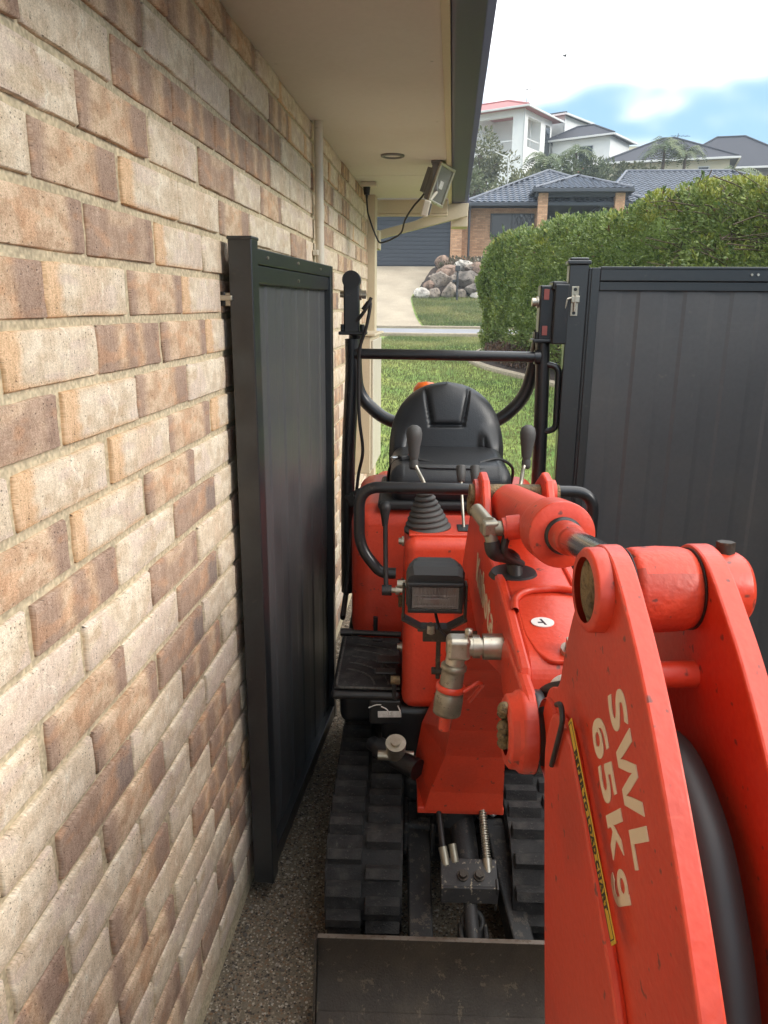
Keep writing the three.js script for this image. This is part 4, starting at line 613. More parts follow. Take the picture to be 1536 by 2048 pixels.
// work lamp
{
  const c = [-0.088, 1.128, 0.945], lamp = P('headlight', [(() => { const rg = (w, h, z) => { const o = []; const r = 0.012; for (const [sx, sy] of [[1, 1], [-1, 1], [-1, -1], [1, -1]]) { const a = [sx * w / 2, sy * h / 2]; const seq = [[a[0], a[1] - sy * r], [a[0] - sx * r * 0.3, a[1] - sy * r * 0.3], [a[0] - sx * r, a[1]]]; if (sx * sy < 0) seq.reverse(); for (const q of seq) o.push([q[0], q[1], z]); } return o; }; const g = loft([rg(0.055, 0.045, -0.07), rg(0.082, 0.066, -0.055), rg(0.100, 0.082, -0.01), rg(0.104, 0.085, 0.012), rg(0.100, 0.066, 0.030)]); g.rotateX(0.06); g.translate(...c); return g; })()], M.plastic);
  const place = g => { g.rotateX(0.06); g.translate(...c); return g; };
  part(lamp, 'bezel', [place(bx(0.098, 0.008, 0.010, 0, 0.016, 0.032, 0.003)), place(bx(0.098, 0.008, 0.010, 0, -0.034, 0.032, 0.003)), place(bx(0.008, 0.046, 0.010, 0.045, -0.009, 0.032, 0.003)), place(bx(0.008, 0.046, 0.010, -0.045, -0.009, 0.032, 0.003))], M.plastic);
  const refl = part(lamp, 'reflector', [place(bx(0.084, 0.044, 0.002, 0, -0.009, 0.0315, 0)), ...Array.from({ length: 13 }, (_, i) => place(cy([-0.036 + i * 0.006, -0.029, 0.0325], [-0.036 + i * 0.006, 0.011, 0.0325], 0.0022, 0.0022, 6))), place(bx(0.076, 0.002, 0.003, 0, -0.004, 0.035, 0.001)), place(bx(0.076, 0.002, 0.003, 0, -0.024, 0.035, 0.001)), place(bx(0.05, 0.010, 0.003, 0, -0.014, 0.0345, 0.001))], std({ color: new THREE.Color(0.36, 0.32, 0.31), metalness: 0.5, roughness: 0.32 }));
  part(lamp, 'lens', place(bx(0.084, 0.044, 0.0015, 0, -0.009, 0.0375, 0)), M.glassPane);
  const yk = part(lamp, 'yoke', [bx(0.005, 0.07, 0.026, c[0] - 0.056, 1.10, c[2] + 0.0, 0.002), bx(0.005, 0.07, 0.026, c[0] + 0.056, 1.10, c[2] + 0.0, 0.002), bx(0.044, 0.005, 0.03, c[0] - 0.040, 1.058, c[2] + 0.003, 0.002, [0, 0, -0.5]), bx(0.044, 0.005, 0.03, c[0] + 0.040, 1.058, c[2] + 0.003, 0.002, [0, 0, 0.5]), bx(0.06, 0.006, 0.032, c[0], 1.049, c[2] + 0.004, 0.002), bx(0.10, 0.022, 0.006, c[0] + 0.03, 1.03, c[2] + 0.0, 0.002)], M.bladeSteel);
  part(yk, 'bolt', [hexnut([c[0] - 0.006, 1.045, c[2] + 0.018], [c[0] - 0.006, 1.062, c[2] + 0.022], 0.008), cy([c[0] - 0.056 - 0.012, 1.13, c[2]], [c[0] - 0.05, 1.13, c[2]], 0.007)], M.zinc);
  part(lamp, 'wire', hose([[c[0] + 0.0, 1.08, c[2] - 0.02], [c[0] + 0.012, 1.05, c[2] + 0.022], [c[0] + 0.03, 1.03, c[2] + 0.02], [c[0] + 0.04, 0.99, c[2]], [c[0] + 0.035, 0.93, c[2] - 0.05]], 0.0028, 40, 6), M.inkBlack);
}
P('coupling_bracket', [bx(0.008, 0.09, 0.02, -0.078, 0.985, 0.93, 0.002), cy([-0.09, 0.955, 0.935], [-0.04, 0.955, 0.935], 0.007)], M.bladeSteel);
// hydraulic outlet with quick coupler on the boom's side
{
  const y = 1.126, u = 0.338, f = P('hydraulic_elbow', [hexnut([0.012, y, u], [-0.030, y, u], 0.0195), cy([-0.030, y, u], [-0.034, y, u], 0.013), hexnut([-0.034, y, u], [-0.045, y, u], 0.0175), cy([-0.045, y, u], [-0.052, y, u], 0.0145), bx(0.036, 0.035, 0.032, -0.066, y - 0.001, u, 0.008), cy([-0.069, y - 0.016, u], [-0.071, y - 0.030, u], 0.0145), lathe([[0.0001, 0.009], [0.006, 0.008], [0.006, 0]], [-0.05, y + 0.016, u - 0.008], [0, 1, 0], 12)], M.zinc, { fr: BF });
  const d = V(-0.12, -1, 0.05).normalize(), q = (s) => V(-0.071, y - 0.028, u).add(d.clone().multiplyScalar(s)), k = 0.74, m = 0.70, pr = l => l.map(z => [z[0] * k, z[1] * m]);
  const c = part(f, 'quick_coupler', [lathe(pr([[0.0001, 0], [0.021, 0], [0.0265, 0.004], [0.0265, 0.012], [0.022, 0.015], [0.0235, 0.020], [0.0235, 0.048], [0.0245, 0.05]]), q(0).toArray(), d.toArray(), 28), lathe(pr([[0.0245, 0.062], [0.028, 0.066], [0.0295, 0.083], [0.0275, 0.085], [0.0295, 0.088], [0.0275, 0.091], [0.0295, 0.094], [0.0275, 0.097], [0.0295, 0.100], [0.0275, 0.103], [0.029, 0.106], [0.029, 0.114], [0.022, 0.118], [0.0001, 0.118]]), q(0).toArray(), d.toArray(), 28)], M.olive);
  part(c, 'locking_ring', [lathe(pr([[0.0245, 0.048], [0.0300, 0.050], [0.0300, 0.060], [0.0245, 0.062]]), q(0).toArray(), d.toArray(), 28), tb([[-0.058, y - 0.068, u + 0.014], [-0.036, y - 0.056, u + 0.006], [-0.026, y - 0.062, u], [-0.045, y - 0.098, u - 0.014]], 0.0034, 0.010, 30, 8)], M.red, { label: 'red locking ring' });
  part(c, 'dust_cap', cy(q(0.083).toArray(), q(0.108).toArray(), 0.0105, 0.009), M.redWorn);
}
// ---- arm cylinder on top of the boom
const ARM = [0.0535, 1.3585, 0];      // rod pin, in the arm frame
const cA = inFr(BF, 0.060, 1.252, -0.022), cB = inFr(AF, ...ARM), cD = cB.clone().sub(cA), cL = cD.length(); cD.normalize();
const onC = s => cA.clone().add(cD.clone().multiplyScalar(s)).toArray();
const cyl = P('arm_cylinder', [lathe([[0.0001, -0.035], [0.026, -0.03], [0.037, -0.014], [0.0395, 0.01], [0.0395, cL * 0.435], [0.046, cL * 0.44], [0.0472, cL * 0.45], [0.0472, cL * 0.53], [0.0455, cL * 0.537], [0.026, cL * 0.539]], cA.toArray(), cD.toArray(), 40)], M.red);
part(cyl, 'wiper_ring', lathe([[0.026, cL * 0.537], [0.0265, cL * 0.547], [0.022, cL * 0.549]], cA.toArray(), cD.toArray(), 32), M.grease);
part(cyl, 'gland', lathe([[0.0225, cL * 0.54], [0.0225, cL * 0.585], [0.021, cL * 0.595], [0.017, cL * 0.595]], cA.toArray(), cD.toArray(), 32), M.redWorn);
part(cyl, 'piston_rod', cy(onC(cL * 0.5), onC(cL * 0.95), 0.0178, 0.0178, 28), M.chrome);
part(cyl, 'rod_eye', [lathe([[0.028, -0.031], [0.0375, -0.030], [0.0398, -0.022], [0.0408, 0], [0.0398, 0.022], [0.0375, 0.030], [0.028, 0.031]], cB.toArray(), inFr(AF, 1, 0, 0).sub(inFr(AF, 0, 0, 0)).toArray(), 40), cy(onC(cL - 0.07), onC(cL - 0.03), 0.019, 0.026)], M.redWorn);
{
  const pt = onC(cL * 0.38), px = V(...pt);
  const port = part(cyl, 'port_boss', [cy([pt[0], pt[1], pt[2]], [pt[0] - 0.055, pt[1] - 0.008, pt[2] - 0.003], 0.019), cy([pt[0] - 0.055, pt[1] - 0.008, pt[2] - 0.003], [pt[0] - 0.061, pt[1] - 0.009, pt[2] - 0.003], 0.0165)], M.red);
  part(cyl, 'elbow_fitting', [hexnut([pt[0] - 0.061, pt[1] - 0.009, pt[2] - 0.003], [pt[0] - 0.073, pt[1] - 0.009, pt[2] - 0.004], 0.0125), bx(0.026, 0.024, 0.026, pt[0] - 0.082, pt[1] - 0.008, pt[2] - 0.006, 0.005, [0.1, 0.2, 0]), cy([pt[0] - 0.084, pt[1] - 0.004, pt[2] - 0.008], [pt[0] - 0.098, pt[1] + 0.006, pt[2] - 0.055], 0.0125, 0.0115), hexnut([pt[0] - 0.081, pt[1] - 0.016, pt[2] - 0.005], [pt[0] - 0.076, pt[1] - 0.035, pt[2] - 0.002], 0.0115)], M.olive);
  const gp = inFr(BF, 0.030, TOPY(0.217) - 0.002, 0.217).toArray();
  P('cylinder_hose', [hose([[pt[0] - 0.077, pt[1] - 0.03, pt[2] - 0.003], [pt[0] - 0.074, pt[1] - 0.045, pt[2]], lerp3(gp, [0, 0.015, 0]), lerp3(gp, [0.004, -0.02, 0.01])], 0.0125, 30, 12), hose([[pt[0] - 0.055, pt[1] - 0.02, pt[2] - 0.003], [pt[0] - 0.058, pt[1] - 0.045, pt[2]], lerp3(gp, [0.014, 0.008, 0])], 0.0065, 20, 10)], M.hose);
}
function lerp3(a, d) { return [a[0] + d[0], a[1] + d[1], a[2] + d[2]]; }
// ---- arm (frame: x to the right, y up, z forward)
const armPts = [[-0.052, 1.345], [-0.045, 1.38], [-0.015, 1.401], [0.018, 1.398], [0.045, 1.381], [0.095, 1.341], [0.137, 1.30], [0.177, 1.255], [0.222, 1.20], [0.264, 1.142], [0.32, 1.05], [0.37, 0.95], [0.44, 0.78], [0.46, 0.70], [0.42, 0.64], [0.34, 0.62], [0.10, 0.66], [0.0, 0.70], [-0.039, 0.80], [-0.075, 0.94], [-0.111, 1.085], [-0.150, 1.10], [-0.160, 1.14], [-0.140, 1.185], [-0.103, 1.20], [-0.092, 1.25], [-0.075, 1.30]];
const T = 0.0205, W1 = 0.086, W2 = 0.107;
const arm = P('arm', [prof(armPts, 0, T, 0.0025, 0.02), prof(armPts, W1, W2, 0.0025, 0.02)], M.red, { fr: AF });
part(arm, 'web_plate', [prof([[-0.075, 1.24], [-0.06, 1.245], [0.0, 1.17], [0.06, 1.06], [0.12, 0.92], [0.18, 0.72], [0.16, 0.70], [0.10, 0.90], [0.04, 1.04], [-0.03, 1.16]], T, W1, 0.001)], M.redDeep);
part(arm, 'side_box', prof([[-0.030, 1.196], [0.03, 1.145], [0.135, 1.055], [0.20, 0.98], [0.30, 0.80], [0.24, 0.69], [0.04, 0.71], [-0.03, 0.80], [-0.066, 0.94], [-0.102, 1.085], [-0.11, 1.13], [-0.09, 1.185]], -0.010, 0.001, 0.0095, 0.03), M.red);
part(arm, 'top_boss', [lathe([[0.031, -0.015], [0.037, -0.015], [0.0400, -0.012], [0.0405, 0.001]], [0, 1.3585, 0], [1, 0, 0], 40)], M.red);
part(arm, 'end_boss', [lathe([[0.0345, W2 - 0.002], [0.0342, 0.130], [0.031, 0.135], [0.0001, 0.135]], [0, 1.3585, 0], [1, 0, 0], 40)], M.red);
part(arm, 'rod_pin', [lathe([[0.0001, -0.0105], [0.018, -0.0125], [0.0305, -0.009], [0.031, -0.004]], [0, 1.3585, 0], [1, 0, 0], 28), ball([-0.010, 1.345, 0.012], 0.012, 0.5, 1.4, 0.8, 10), ball([-0.010, 1.37, -0.008], 0.012, 0.4, 1.2, 1, 10)], M.brassy);
part(arm, 'washer', [lathe([[0.028, 0.0212], [0.0395, 0.0212], [0.0395, 0.0228], [0.028, 0.0228]], [0, 1.3585, 0], [1, 0, 0], 32), lathe([[0.028, 0.0838], [0.039, 0.0838], [0.039, 0.0855], [0.028, 0.0855]], [0, 1.3585, 0], [1, 0, 0], 32)], M.grease);
part(arm, 'lock_bolt', [hexnut([0.119, 1.390, -0.004], [0.119, 1.403, -0.005], 0.0085), cy([0.119, 1.386, -0.004], [0.119, 1.3915, -0.004], 0.0115)], M.bladeSteel);
part(arm, 'spacer_tube', cy([T, 1.285, 0.03], [W1, 1.285, 0.03], 0.0125), M.red);
part(arm, 'pivot_hub', lathe([[0.05, -0.004], [0.052, 0.0], [0.052, 0.02]], [0, 1.125, -0.115], [1, 0, 0], 36), M.red);
part(arm, 'grease_hook', tb([[-0.014, 1.205, -0.06], [-0.014, 1.215, -0.045], [-0.014, 1.20, -0.035], [-0.014, 1.13, -0.062]], 0.003, 0.012, 30, 8), M.grease);
part(arm, 'side_bolt', hexnut([T, 1.272, 0.085], [T + 0.012, 1.272, 0.085], 0.008), M.zinc);
P('arm_hose', [hose([[0.053, 1.17, 0.0], [0.053, 1.225, 0.062], [0.053, 1.205, 0.132], [0.053, 1.145, 0.186], [0.053, 1.045, 0.24], [0.053, 0.90, 0.305], [0.053, 0.70, 0.37]], 0.021, 70, 20)], M.hose, { fr: AF });
{
  const word = (str, size, sx, at, to, mat, thick = 0.0008, off = 0) => { const g = new TextGeometry(str, { font, size, depth: thick, curveSegments: 6, bevelEnabled: false }); g.computeBoundingBox(); const L = g.boundingBox.max.x - g.boundingBox.min.x, want = Math.hypot(to[0] - at[0], to[1] - at[1]); g.translate(-g.boundingBox.min.x, 0, 0); g.scale(want / L * sx, 1, 1); const du = (to[0] - at[0]) / want, dy = (to[1] - at[1]) / want; g.applyMatrix4(new THREE.Matrix4().makeBasis(V(0, dy, du), V(0, du, -dy), V(-1, 0, 0))); g.translate(-0.0002 - off, at[1], at[0]); return g; };
  part(arm, 'lettering', word('SWL', 0.042, 1, [0.046, 1.272], [0.142, 1.165], M.whiteDecal), M.whiteDecal);
  part(arm, 'lettering', word('65k', 0.040, 1, [0.010, 1.223], [0.096, 1.137], M.whiteDecal), M.whiteDecal);
  {
    const s1 = new THREE.Shape(); s1.absarc(0.45, 0.46, 0.46, 0, Math.PI * 2, false); const h1 = new THREE.Path(); h1.absarc(0.43, 0.46, 0.21, 0, Math.PI * 2, true); s1.holes.push(h1);
    const s2 = shapeOf([[0.68, -0.1], [0.95, -0.1], [0.95, 0.95], [0.68, 0.95]]), s3 = new THREE.Shape(); s3.absarc(0.46, -0.1, 0.49, 0, -Math.PI * 0.86, true); s3.absarc(0.46, -0.1, 0.24, -Math.PI * 0.86, 0, false);
    const gs = [s1, s2, s3].map((s, i) => { const g = new THREE.ExtrudeGeometry(s, { depth: 0.0007 + i * 0.00004, bevelEnabled: false, curveSegments: 14 }); g.scale(0.030, 0.028, 1); return g; }); const di = Math.SQRT1_2;
    const gg = mergeGeometries(gs.map(g => prep(g))); gg.applyMatrix4(new THREE.Matrix4().makeBasis(V(0, -di, di), V(0, di, di), V(-1, 0, 0))); gg.translate(-0.0002, 1.131, 0.102); part(arm, 'lettering', gg, M.whiteDecal);
  }
  const a = [-0.026, 1.203], b = [0.135, 1.082], L = Math.hypot(b[0] - a[0], b[1] - a[1]), du = (b[0] - a[0]) / L, dy = (b[1] - a[1]) / L, bs = new THREE.Matrix4().makeBasis(V(0, dy, du), V(0, du, -dy), V(-1, 0, 0));
  const s = bx(L, 0.013, 0.0012, L / 2, 0.0065, 0.0006, 0.0005); s.applyMatrix4(bs); s.translate(-0.0102, a[1], a[0]); const st = part(arm, 'load_sticker', s, M.yellow, { label: 'narrow yellow warning sticker' });
  const t = new TextGeometry('REFER TO LOAD CHART', { font, size: 0.0075, depth: 0.0004, curveSegments: 3, bevelEnabled: false }); t.computeBoundingBox(); t.scale(L * 0.72 / t.boundingBox.max.x, 1, 1); t.translate(L * 0.15, 0.0028, 0.0012); t.applyMatrix4(bs); t.translate(-0.0102, a[1], a[0]); part(st, 'lettering', t, M.inkBlack);
  const lines = [bx(L * 0.965, 0.0008, 0.0004, L * 0.5, 0.0012, 0.0013, 0), bx(L * 0.965, 0.0008, 0.0004, L * 0.5, 0.0118, 0.0013, 0), bx(0.0008, 0.0104, 0.0004, L * 0.018, 0.0065, 0.0013, 0), bx(0.0008, 0.0104, 0.0004, L * 0.982, 0.0065, 0.0013, 0)].map(g => { g.applyMatrix4(bs); g.translate(-0.0102, a[1], a[0]); return g; }); part(st, 'border', lines, M.inkBlack);
}

// ---- added fence, out of view beside and behind the camera, blocking light
{
  const f = thing('added_fence', 'added dark grey ribbed fence out of view, put in to block light', 'fence', [1.72, 0, -2.70], -Math.PI / 2);
  for (let i = 0; i < 4; i++) { part(f, 'post', b2(i * 2.4 - 0.03, i * 2.4 + 0.03, 0, 1.80, -0.03, 0.03, 0.003), M.gateDark); if (i < 3) { const s = ribbed(2.34, 1.66, 0.152); s.translate(i * 2.4 + 0.03, 0.07, 0.005); part(f, 'infill_sheet', s, M.gateSheet); part(f, 'rail', [b2(i * 2.4 + 0.03, i * 2.4 + 2.37, 1.70, 1.78, -0.02, 0.024, 0.003), b2(i * 2.4 + 0.03, i * 2.4 + 2.37, 0.03, 0.09, -0.02, 0.024, 0.003)], M.gateDark); } }
}

// ================= HEDGE AND GARDEN =================
const leafGeo = (w = 0.5) => { const g = new THREE.BufferGeometry(); const a = [0, 0, 0], b = [w, 0.45, 0.1], c = [0, 1, -0.06], d = [-w, 0.45, 0.1], m = [0, 0.5, -0.06]; g.setAttribute('position', new THREE.Float32BufferAttribute([...a, ...b, ...m, ...b, ...c, ...m, ...c, ...d, ...m, ...d, ...a, ...m], 3)); g.setAttribute('uv', new THREE.Float32BufferAttribute(new Float32Array(24), 2)); g.computeVertexNormals(); return g; };
M.leaf = std({ color: 0xffffff, roughness: 0.55, side: THREE.DoubleSide, transmission: 0.35, thickness: 0 });
M.leafMatt = std({ color: 0xffffff, roughness: 0.8, side: THREE.DoubleSide, transmission: 0.3, thickness: 0 });
M.bark = std({ map: wearTex([86, 72, 58], [48, 40, 34], [112, 98, 82], { seed: 61, rep: [3, 1], blotch: 0.8 }), roughness: 0.95 });
M.mulch = std({ map: wearTex([52, 40, 32], [30, 24, 20], [84, 66, 52], { seed: 62, rep: [1, 1], blotch: 0.8, chip: 0.5, grain: 30 }), roughness: 1 });
function leaves(parent, name, geo, mat, list, kind = 'stuff') {
  const im = new THREE.InstancedMesh(geo, mat, list.length), o = new THREE.Object3D(), c = new THREE.Color(), q = new THREE.Quaternion(), up = V(0, 1, 0);
  list.forEach((l, i) => { o.position.set(...l.p); o.quaternion.setFromUnitVectors(up, V(...l.d).normalize()); q.setFromAxisAngle(up, l.r); o.quaternion.multiply(q); o.scale.setScalar(l.s); o.updateMatrix(); im.setMatrixAt(i, o.matrix); c.setRGB(...l.c); im.setColorAt(i, c); });
  im.castShadow = im.receiveShadow = true; im.name = name; im.userData.kind = kind; parent.add(im); return im;
}
{
  const R = rng(301), A = V(0.36, 0, -14.3), B = V(3.55, 0, -5.9), ax = B.clone().sub(A), LEN = ax.length(); ax.normalize(); const nr = V(ax.z, 0, -ax.x);     // nr points to the right, away from the lawn
  const H = 2.02, TH = 2.0, base = 0.72;
  const hedge = thing('hedge', 'large clipped hedge with yellow new growth on top behind the dark fence', 'hedge', [0, 0, 0]);
  // section: k 0..1 runs up the lawn side, over the top, down the far side
  const lump = (s, k) => 0.26 * (vn(s * 1.3 + 2.1, k * 9 + 5.2, 0, 0, 311) - 0.5) + 0.20 * (vn(s * 2.9, k * 19, 0, 0, 312) - 0.5) + 0.14 * (vn(s * 6.3, k * 41, 0, 0, 313) - 0.5);
  function sect(s, k, inset) {
    const L1 = H, L2 = TH, tot = L1 + L2 + L1, d = k * tot; let x, y;
    const rr = 0.38;
    if (d < L1) { x = 0.10 * (1 - d / L1); y = d; } else if (d < L1 + L2) { x = d - L1; y = H; } else { x = TH; y = H - (d - L1 - L2); }
    // round the shoulders
    const cx = clamp(x, rr, TH - rr), cyy = Math.min(y, H - rr); if (y > H - rr && (x < rr || x > TH - rr)) { const vx = x - cx, vy = y - cyy, l = Math.hypot(vx, vy) || 1; if (l > rr) { x = cx + vx / l * rr; y = cyy + vy / l * rr; } }
    const e = Math.min(1, s / 0.5), endR = Math.sqrt(Math.max(0, 1 - (1 - e) * (1 - e)));
    const mx = TH / 2; const sc = lerp(0.55, 1, endR); let X = mx + (x - mx) * sc, Y = y * lerp(0.86, 1, endR) * (1 + 0.02 * s / LEN);
    const lm = lump(s, k) - inset; const vx = X - mx, vy = Y - H * 0.5, l = Math.hypot(vx, vy) || 1; X += vx / l * lm; if (Y > 0.3) Y += vy / l * lm;
    const p = A.clone().addScaledVector(ax, s).addScaledVector(nr, X); return [p.x, base + Math.max(0.02, Y), p.z];
  }
  const core = (u, v) => sect(0.35 + u * (LEN - 0.4), 0.07 + v * 0.86, 0.24);
  const coreM = std({ color: new THREE.Color(0.17, 0.225, 0.06), roughness: 1 });
  part(hedge, 'inner_growth', [quadSheet(core, 60, 40), (() => { const rings = []; const pts = []; for (let i = 0; i <= 30; i++) pts.push(core(0, i / 30)); const pos = []; const c0 = A.clone().addScaledVector(ax, 0.35).addScaledVector(nr, TH / 2); for (let i = 0; i < 30; i++) pos.push(c0.x, base + 0.9, c0.z, ...pts[i], ...pts[i + 1]); const g = new THREE.BufferGeometry(); g.setAttribute('position', new THREE.Float32BufferAttribute(pos, 3)); g.computeVertexNormals(); return g; })()], coreM);
  const list = [], N = 170000;
  const GS = 240, GK = 120, grid = [], gn = [];
  for (let i = 0; i <= GS; i++) { grid[i] = []; for (let j = 0; j <= GK; j++) grid[i][j] = sect(i / GS * LEN, j / GK, 0); }
  for (let i = 0; i <= GS; i++) { gn[i] = []; for (let j = 0; j <= GK; j++) { const a = grid[i][Math.max(0, j - 1)], b = grid[i][Math.min(GK, j + 1)], c = grid[Math.max(0, i - 1)][j], d = grid[Math.min(GS, i + 1)][j]; gn[i][j] = V(d[0] - c[0], d[1] - c[1], d[2] - c[2]).cross(V(b[0] - a[0], b[1] - a[1], b[2] - a[2])).normalize(); } }
  const at = (s, k) => { const i = Math.min(GS - 1, Math.floor(s / LEN * GS)), j = Math.min(GK - 1, Math.floor(k * GK)), fs = s / LEN * GS - i, fk = k * GK - j; const m = (g, c) => lerp(lerp(g[i][j][c], g[i + 1][j][c], fs), lerp(g[i][j + 1][c], g[i + 1][j + 1][c], fs), fk); return { p: [m(grid, 0), m(grid, 1), m(grid, 2)], n: gn[i][j] }; };
  const nrm = (s, k) => at(s, k).n;
  while (list.length < N) {
    const endCap = R() < 0.12; let s = endCap ? R() * R() * 0.5 : R() * LEN, k = R() * 0.74; const depth = Math.pow(R(), 1.6) * 0.28 - 0.03;
    const g = at(s, k), n = g.n, p = [g.p[0] - n.x * depth, g.p[1] - n.y * depth, g.p[2] - n.z * depth], hh = p[1] - base; if (hh < 0.6 && R() > 0.30 + 0.70 * hh / 0.6) continue;
    const hole = vn(s * 2.5 + 1.7, k * 22 + 3.3, 0, 0, 321) * 0.6 + vn(s * 6, k * 50, 0, 0, 322) * 0.4; if (hole < 0.33 && R() < 0.75) continue;
    const d = n.clone().multiplyScalar(0.8).add(V((R() - 0.5) * 1.6, 0.45 + (R() - 0.5) * 1.2, (R() - 0.5) * 1.6));
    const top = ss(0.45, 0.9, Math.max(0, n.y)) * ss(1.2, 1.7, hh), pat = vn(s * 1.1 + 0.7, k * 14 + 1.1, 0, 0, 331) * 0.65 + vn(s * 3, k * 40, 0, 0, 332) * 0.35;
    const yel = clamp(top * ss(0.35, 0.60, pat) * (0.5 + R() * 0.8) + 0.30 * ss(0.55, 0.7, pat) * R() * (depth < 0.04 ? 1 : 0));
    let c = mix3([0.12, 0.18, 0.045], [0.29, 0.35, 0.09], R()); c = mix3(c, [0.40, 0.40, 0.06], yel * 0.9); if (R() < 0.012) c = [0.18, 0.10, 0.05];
    list.push({ p, d: d.toArray(), r: R() * 6.28, s: 0.026 + 0.044 * R() * (0.4 + 0.6 * R()), c });
  }
  const shoots = [];
  for (let i = 0; i < 420; i++) { const s = R() * LEN, k = 0.10 + R() * 0.55, g = at(s, k), q = V(...g.p), dir = g.n.clone().multiplyScalar(0.7).add(V((R() - 0.5), 0.75, (R() - 0.5))).normalize(), L = 0.07 + 0.17 * R() * R(); const y = R() < 0.5; for (let m = 0; m < 9; m++) { const t = m / 8, pp = q.clone().addScaledVector(dir, L * t - 0.02); list.push({ p: pp.toArray(), d: [dir.x + (R() - 0.5) * 1.4, dir.y + (R() - 0.5) * 0.8, dir.z + (R() - 0.5) * 1.4], r: R() * 6.28, s: 0.04 + 0.025 * R(), c: y ? mix3([0.20, 0.26, 0.05], [0.38, 0.40, 0.08], R()) : mix3([0.07, 0.13, 0.03], [0.15, 0.23, 0.06], R()) }); } shoots.push(hose([q.clone().addScaledVector(dir, -0.05), q.clone().addScaledVector(dir, L * 0.5), q.clone().addScaledVector(dir, L)], 0.003, 3, 4)); }
  part(hedge, 'shoots', shoots, M.bark, { kind: 'stuff' });
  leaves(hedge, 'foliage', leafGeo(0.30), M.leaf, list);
  for (let i = 0; i < 9; i++) { const s = 0.5 + i * 0.34 + R() * 0.2, x = 0.35 + R() * 0.9, p = A.clone().addScaledVector(ax, s).addScaledVector(nr, x); part(hedge, 'stem', hose([[p.x, base - 0.25, p.z], [p.x + (R() - 0.5) * 0.15, base + 0.35, p.z + (R() - 0.5) * 0.15], [p.x + (R() - 0.5) * 0.5, base + 0.95, p.z + (R() - 0.5) * 0.5]], 0.022 + 0.015 * R(), 14, 7), M.bark); }
  // bare twigs where the near end was cut hard
  const tw = []; for (let i = 0; i < 170; i++) { const s = LEN - 1.2 - R() * 2.4, k = 0.20 + R() * 0.18, p = sect(s, k, 0.18), n = nrm(s, k); const q = V(...p), m = q.clone().add(n.clone().multiplyScalar(0.12)).add(V((R() - 0.5) * 0.16, 0.06 * R(), (R() - 0.5) * 0.16)), e = q.clone().add(n.clone().multiplyScalar(0.20 + 0.06 * R())).add(V((R() - 0.5) * 0.5, (R() - 0.3) * 0.2, (R() - 0.5) * 0.5)); tw.push(hose([q, m, e], 0.0035 + 0.003 * R(), 5, 4)); }
  part(hedge, 'twigs', tw, M.bark, { kind: 'stuff' });
  // bed, edging, red ground cover
  const ed = [[0.62, -14.9], [0.42, -14.0], [0.33, -13.2], [0.38, -12.6], [0.62, -12.05], [1.05, -11.45], [1.75, -10.5], [2.4, -9.2], [3.0, -7.6], [3.4, -6.2]];
  const cur = new THREE.CatmullRomCurve3(ed.map(q => V(q[0], gh(q[1]), q[1]))), EP = cur.getPoints(120);
  const rings = EP.map((p, i) => { const t = (EP[Math.min(120, i + 1)].clone().sub(EP[Math.max(0, i - 1)])).normalize(), n = V(-t.z, 0, t.x); const o = []; for (const [a, y] of [[-0.055, -0.05], [-0.05, 0.055], [-0.03, 0.075], [0.03, 0.075], [0.05, 0.055], [0.055, -0.05]]) o.push([p.x + n.x * a, p.y + y, p.z + n.z * a]); return o; });
  solo('garden_edging', 'pale curved concrete edging around the bed at the foot of the hedge', 'edging', loft(rings), M.concrete);
  struct('garden_bed', quadSheet((u, v) => { const p = EP[Math.round(u * 120)], r = A.clone().addScaledVector(ax, u * LEN).addScaledVector(nr, TH); const x = lerp(p.x, r.x, v), z = lerp(p.z, r.z, v); return [x, Math.max(gh(z), 0) + 0.03 + 0.06 * Math.sin(v * 3.1), z]; }, 120, 8), M.mulch);
  const rl = []; for (let i = 0; i < 2600; i++) { const u = 0.16 + R() * 0.3, v = 0.10 + Math.pow(R(), 1.5) * 0.36, p = EP[Math.round(u * 120)], r = A.clone().addScaledVector(ax, u * LEN).addScaledVector(nr, TH), x = lerp(p.x, r.x, v), z = lerp(p.z, r.z, v), h = R() * 0.22 * (0.5 + vn(x * 4, z * 4, 0, 0, 9)); rl.push({ p: [x, gh(z) + 0.05 + h, z], d: [R() - 0.5, 0.7, R() - 0.5], r: R() * 6, s: 0.05 + 0.03 * R(), c: mix3([0.07, 0.035, 0.025], [0.16, 0.09, 0.05], R()) }); }
  const gc = new THREE.Group(); gc.name = 'ground_cover'; gc.userData = { kind: 'stuff', label: 'dark red ground cover plants below the hedge inside the edging', category: 'plants' }; scene.add(gc); leaves(gc, 'foliage', leafGeo(0.3), M.leafMatt, rl);
}

// ================= ACROSS THE ROAD =================
M.brickFar = std({ map: tex(256, 256, (u, v) => { const rows = 12, r = Math.floor(v * rows), fv = v * rows - r, cu = u * 4 + (r % 2) * 0.5, ci = Math.floor(cu), fu = cu - ci; if (fv < 0.12 || fu < 0.04) return [150, 128, 104]; const h = hash(((ci % 4) + 4) % 4, r, 5), n = 0.9 + 0.2 * vn(u * 60, v * 60, 60, 60, 6); const c = mix3([164, 122, 92], [196, 154, 120], h); return [c[0] * n, c[1] * n, c[2] * n]; }, true, [1, 1]), roughness: 0.9 });
M.tile = std({ color: new THREE.Color(0.072, 0.082, 0.105), roughness: 0.42 });
M.tileBase = std({ color: new THREE.Color(0.05, 0.056, 0.07), roughness: 0.7 });
M.fasciaDark = std({ color: new THREE.Color(0.045, 0.05, 0.062), roughness: 0.5 });
M.doorNavy = std({ color: new THREE.Color(0.034, 0.039, 0.05), roughness: 0.5 });
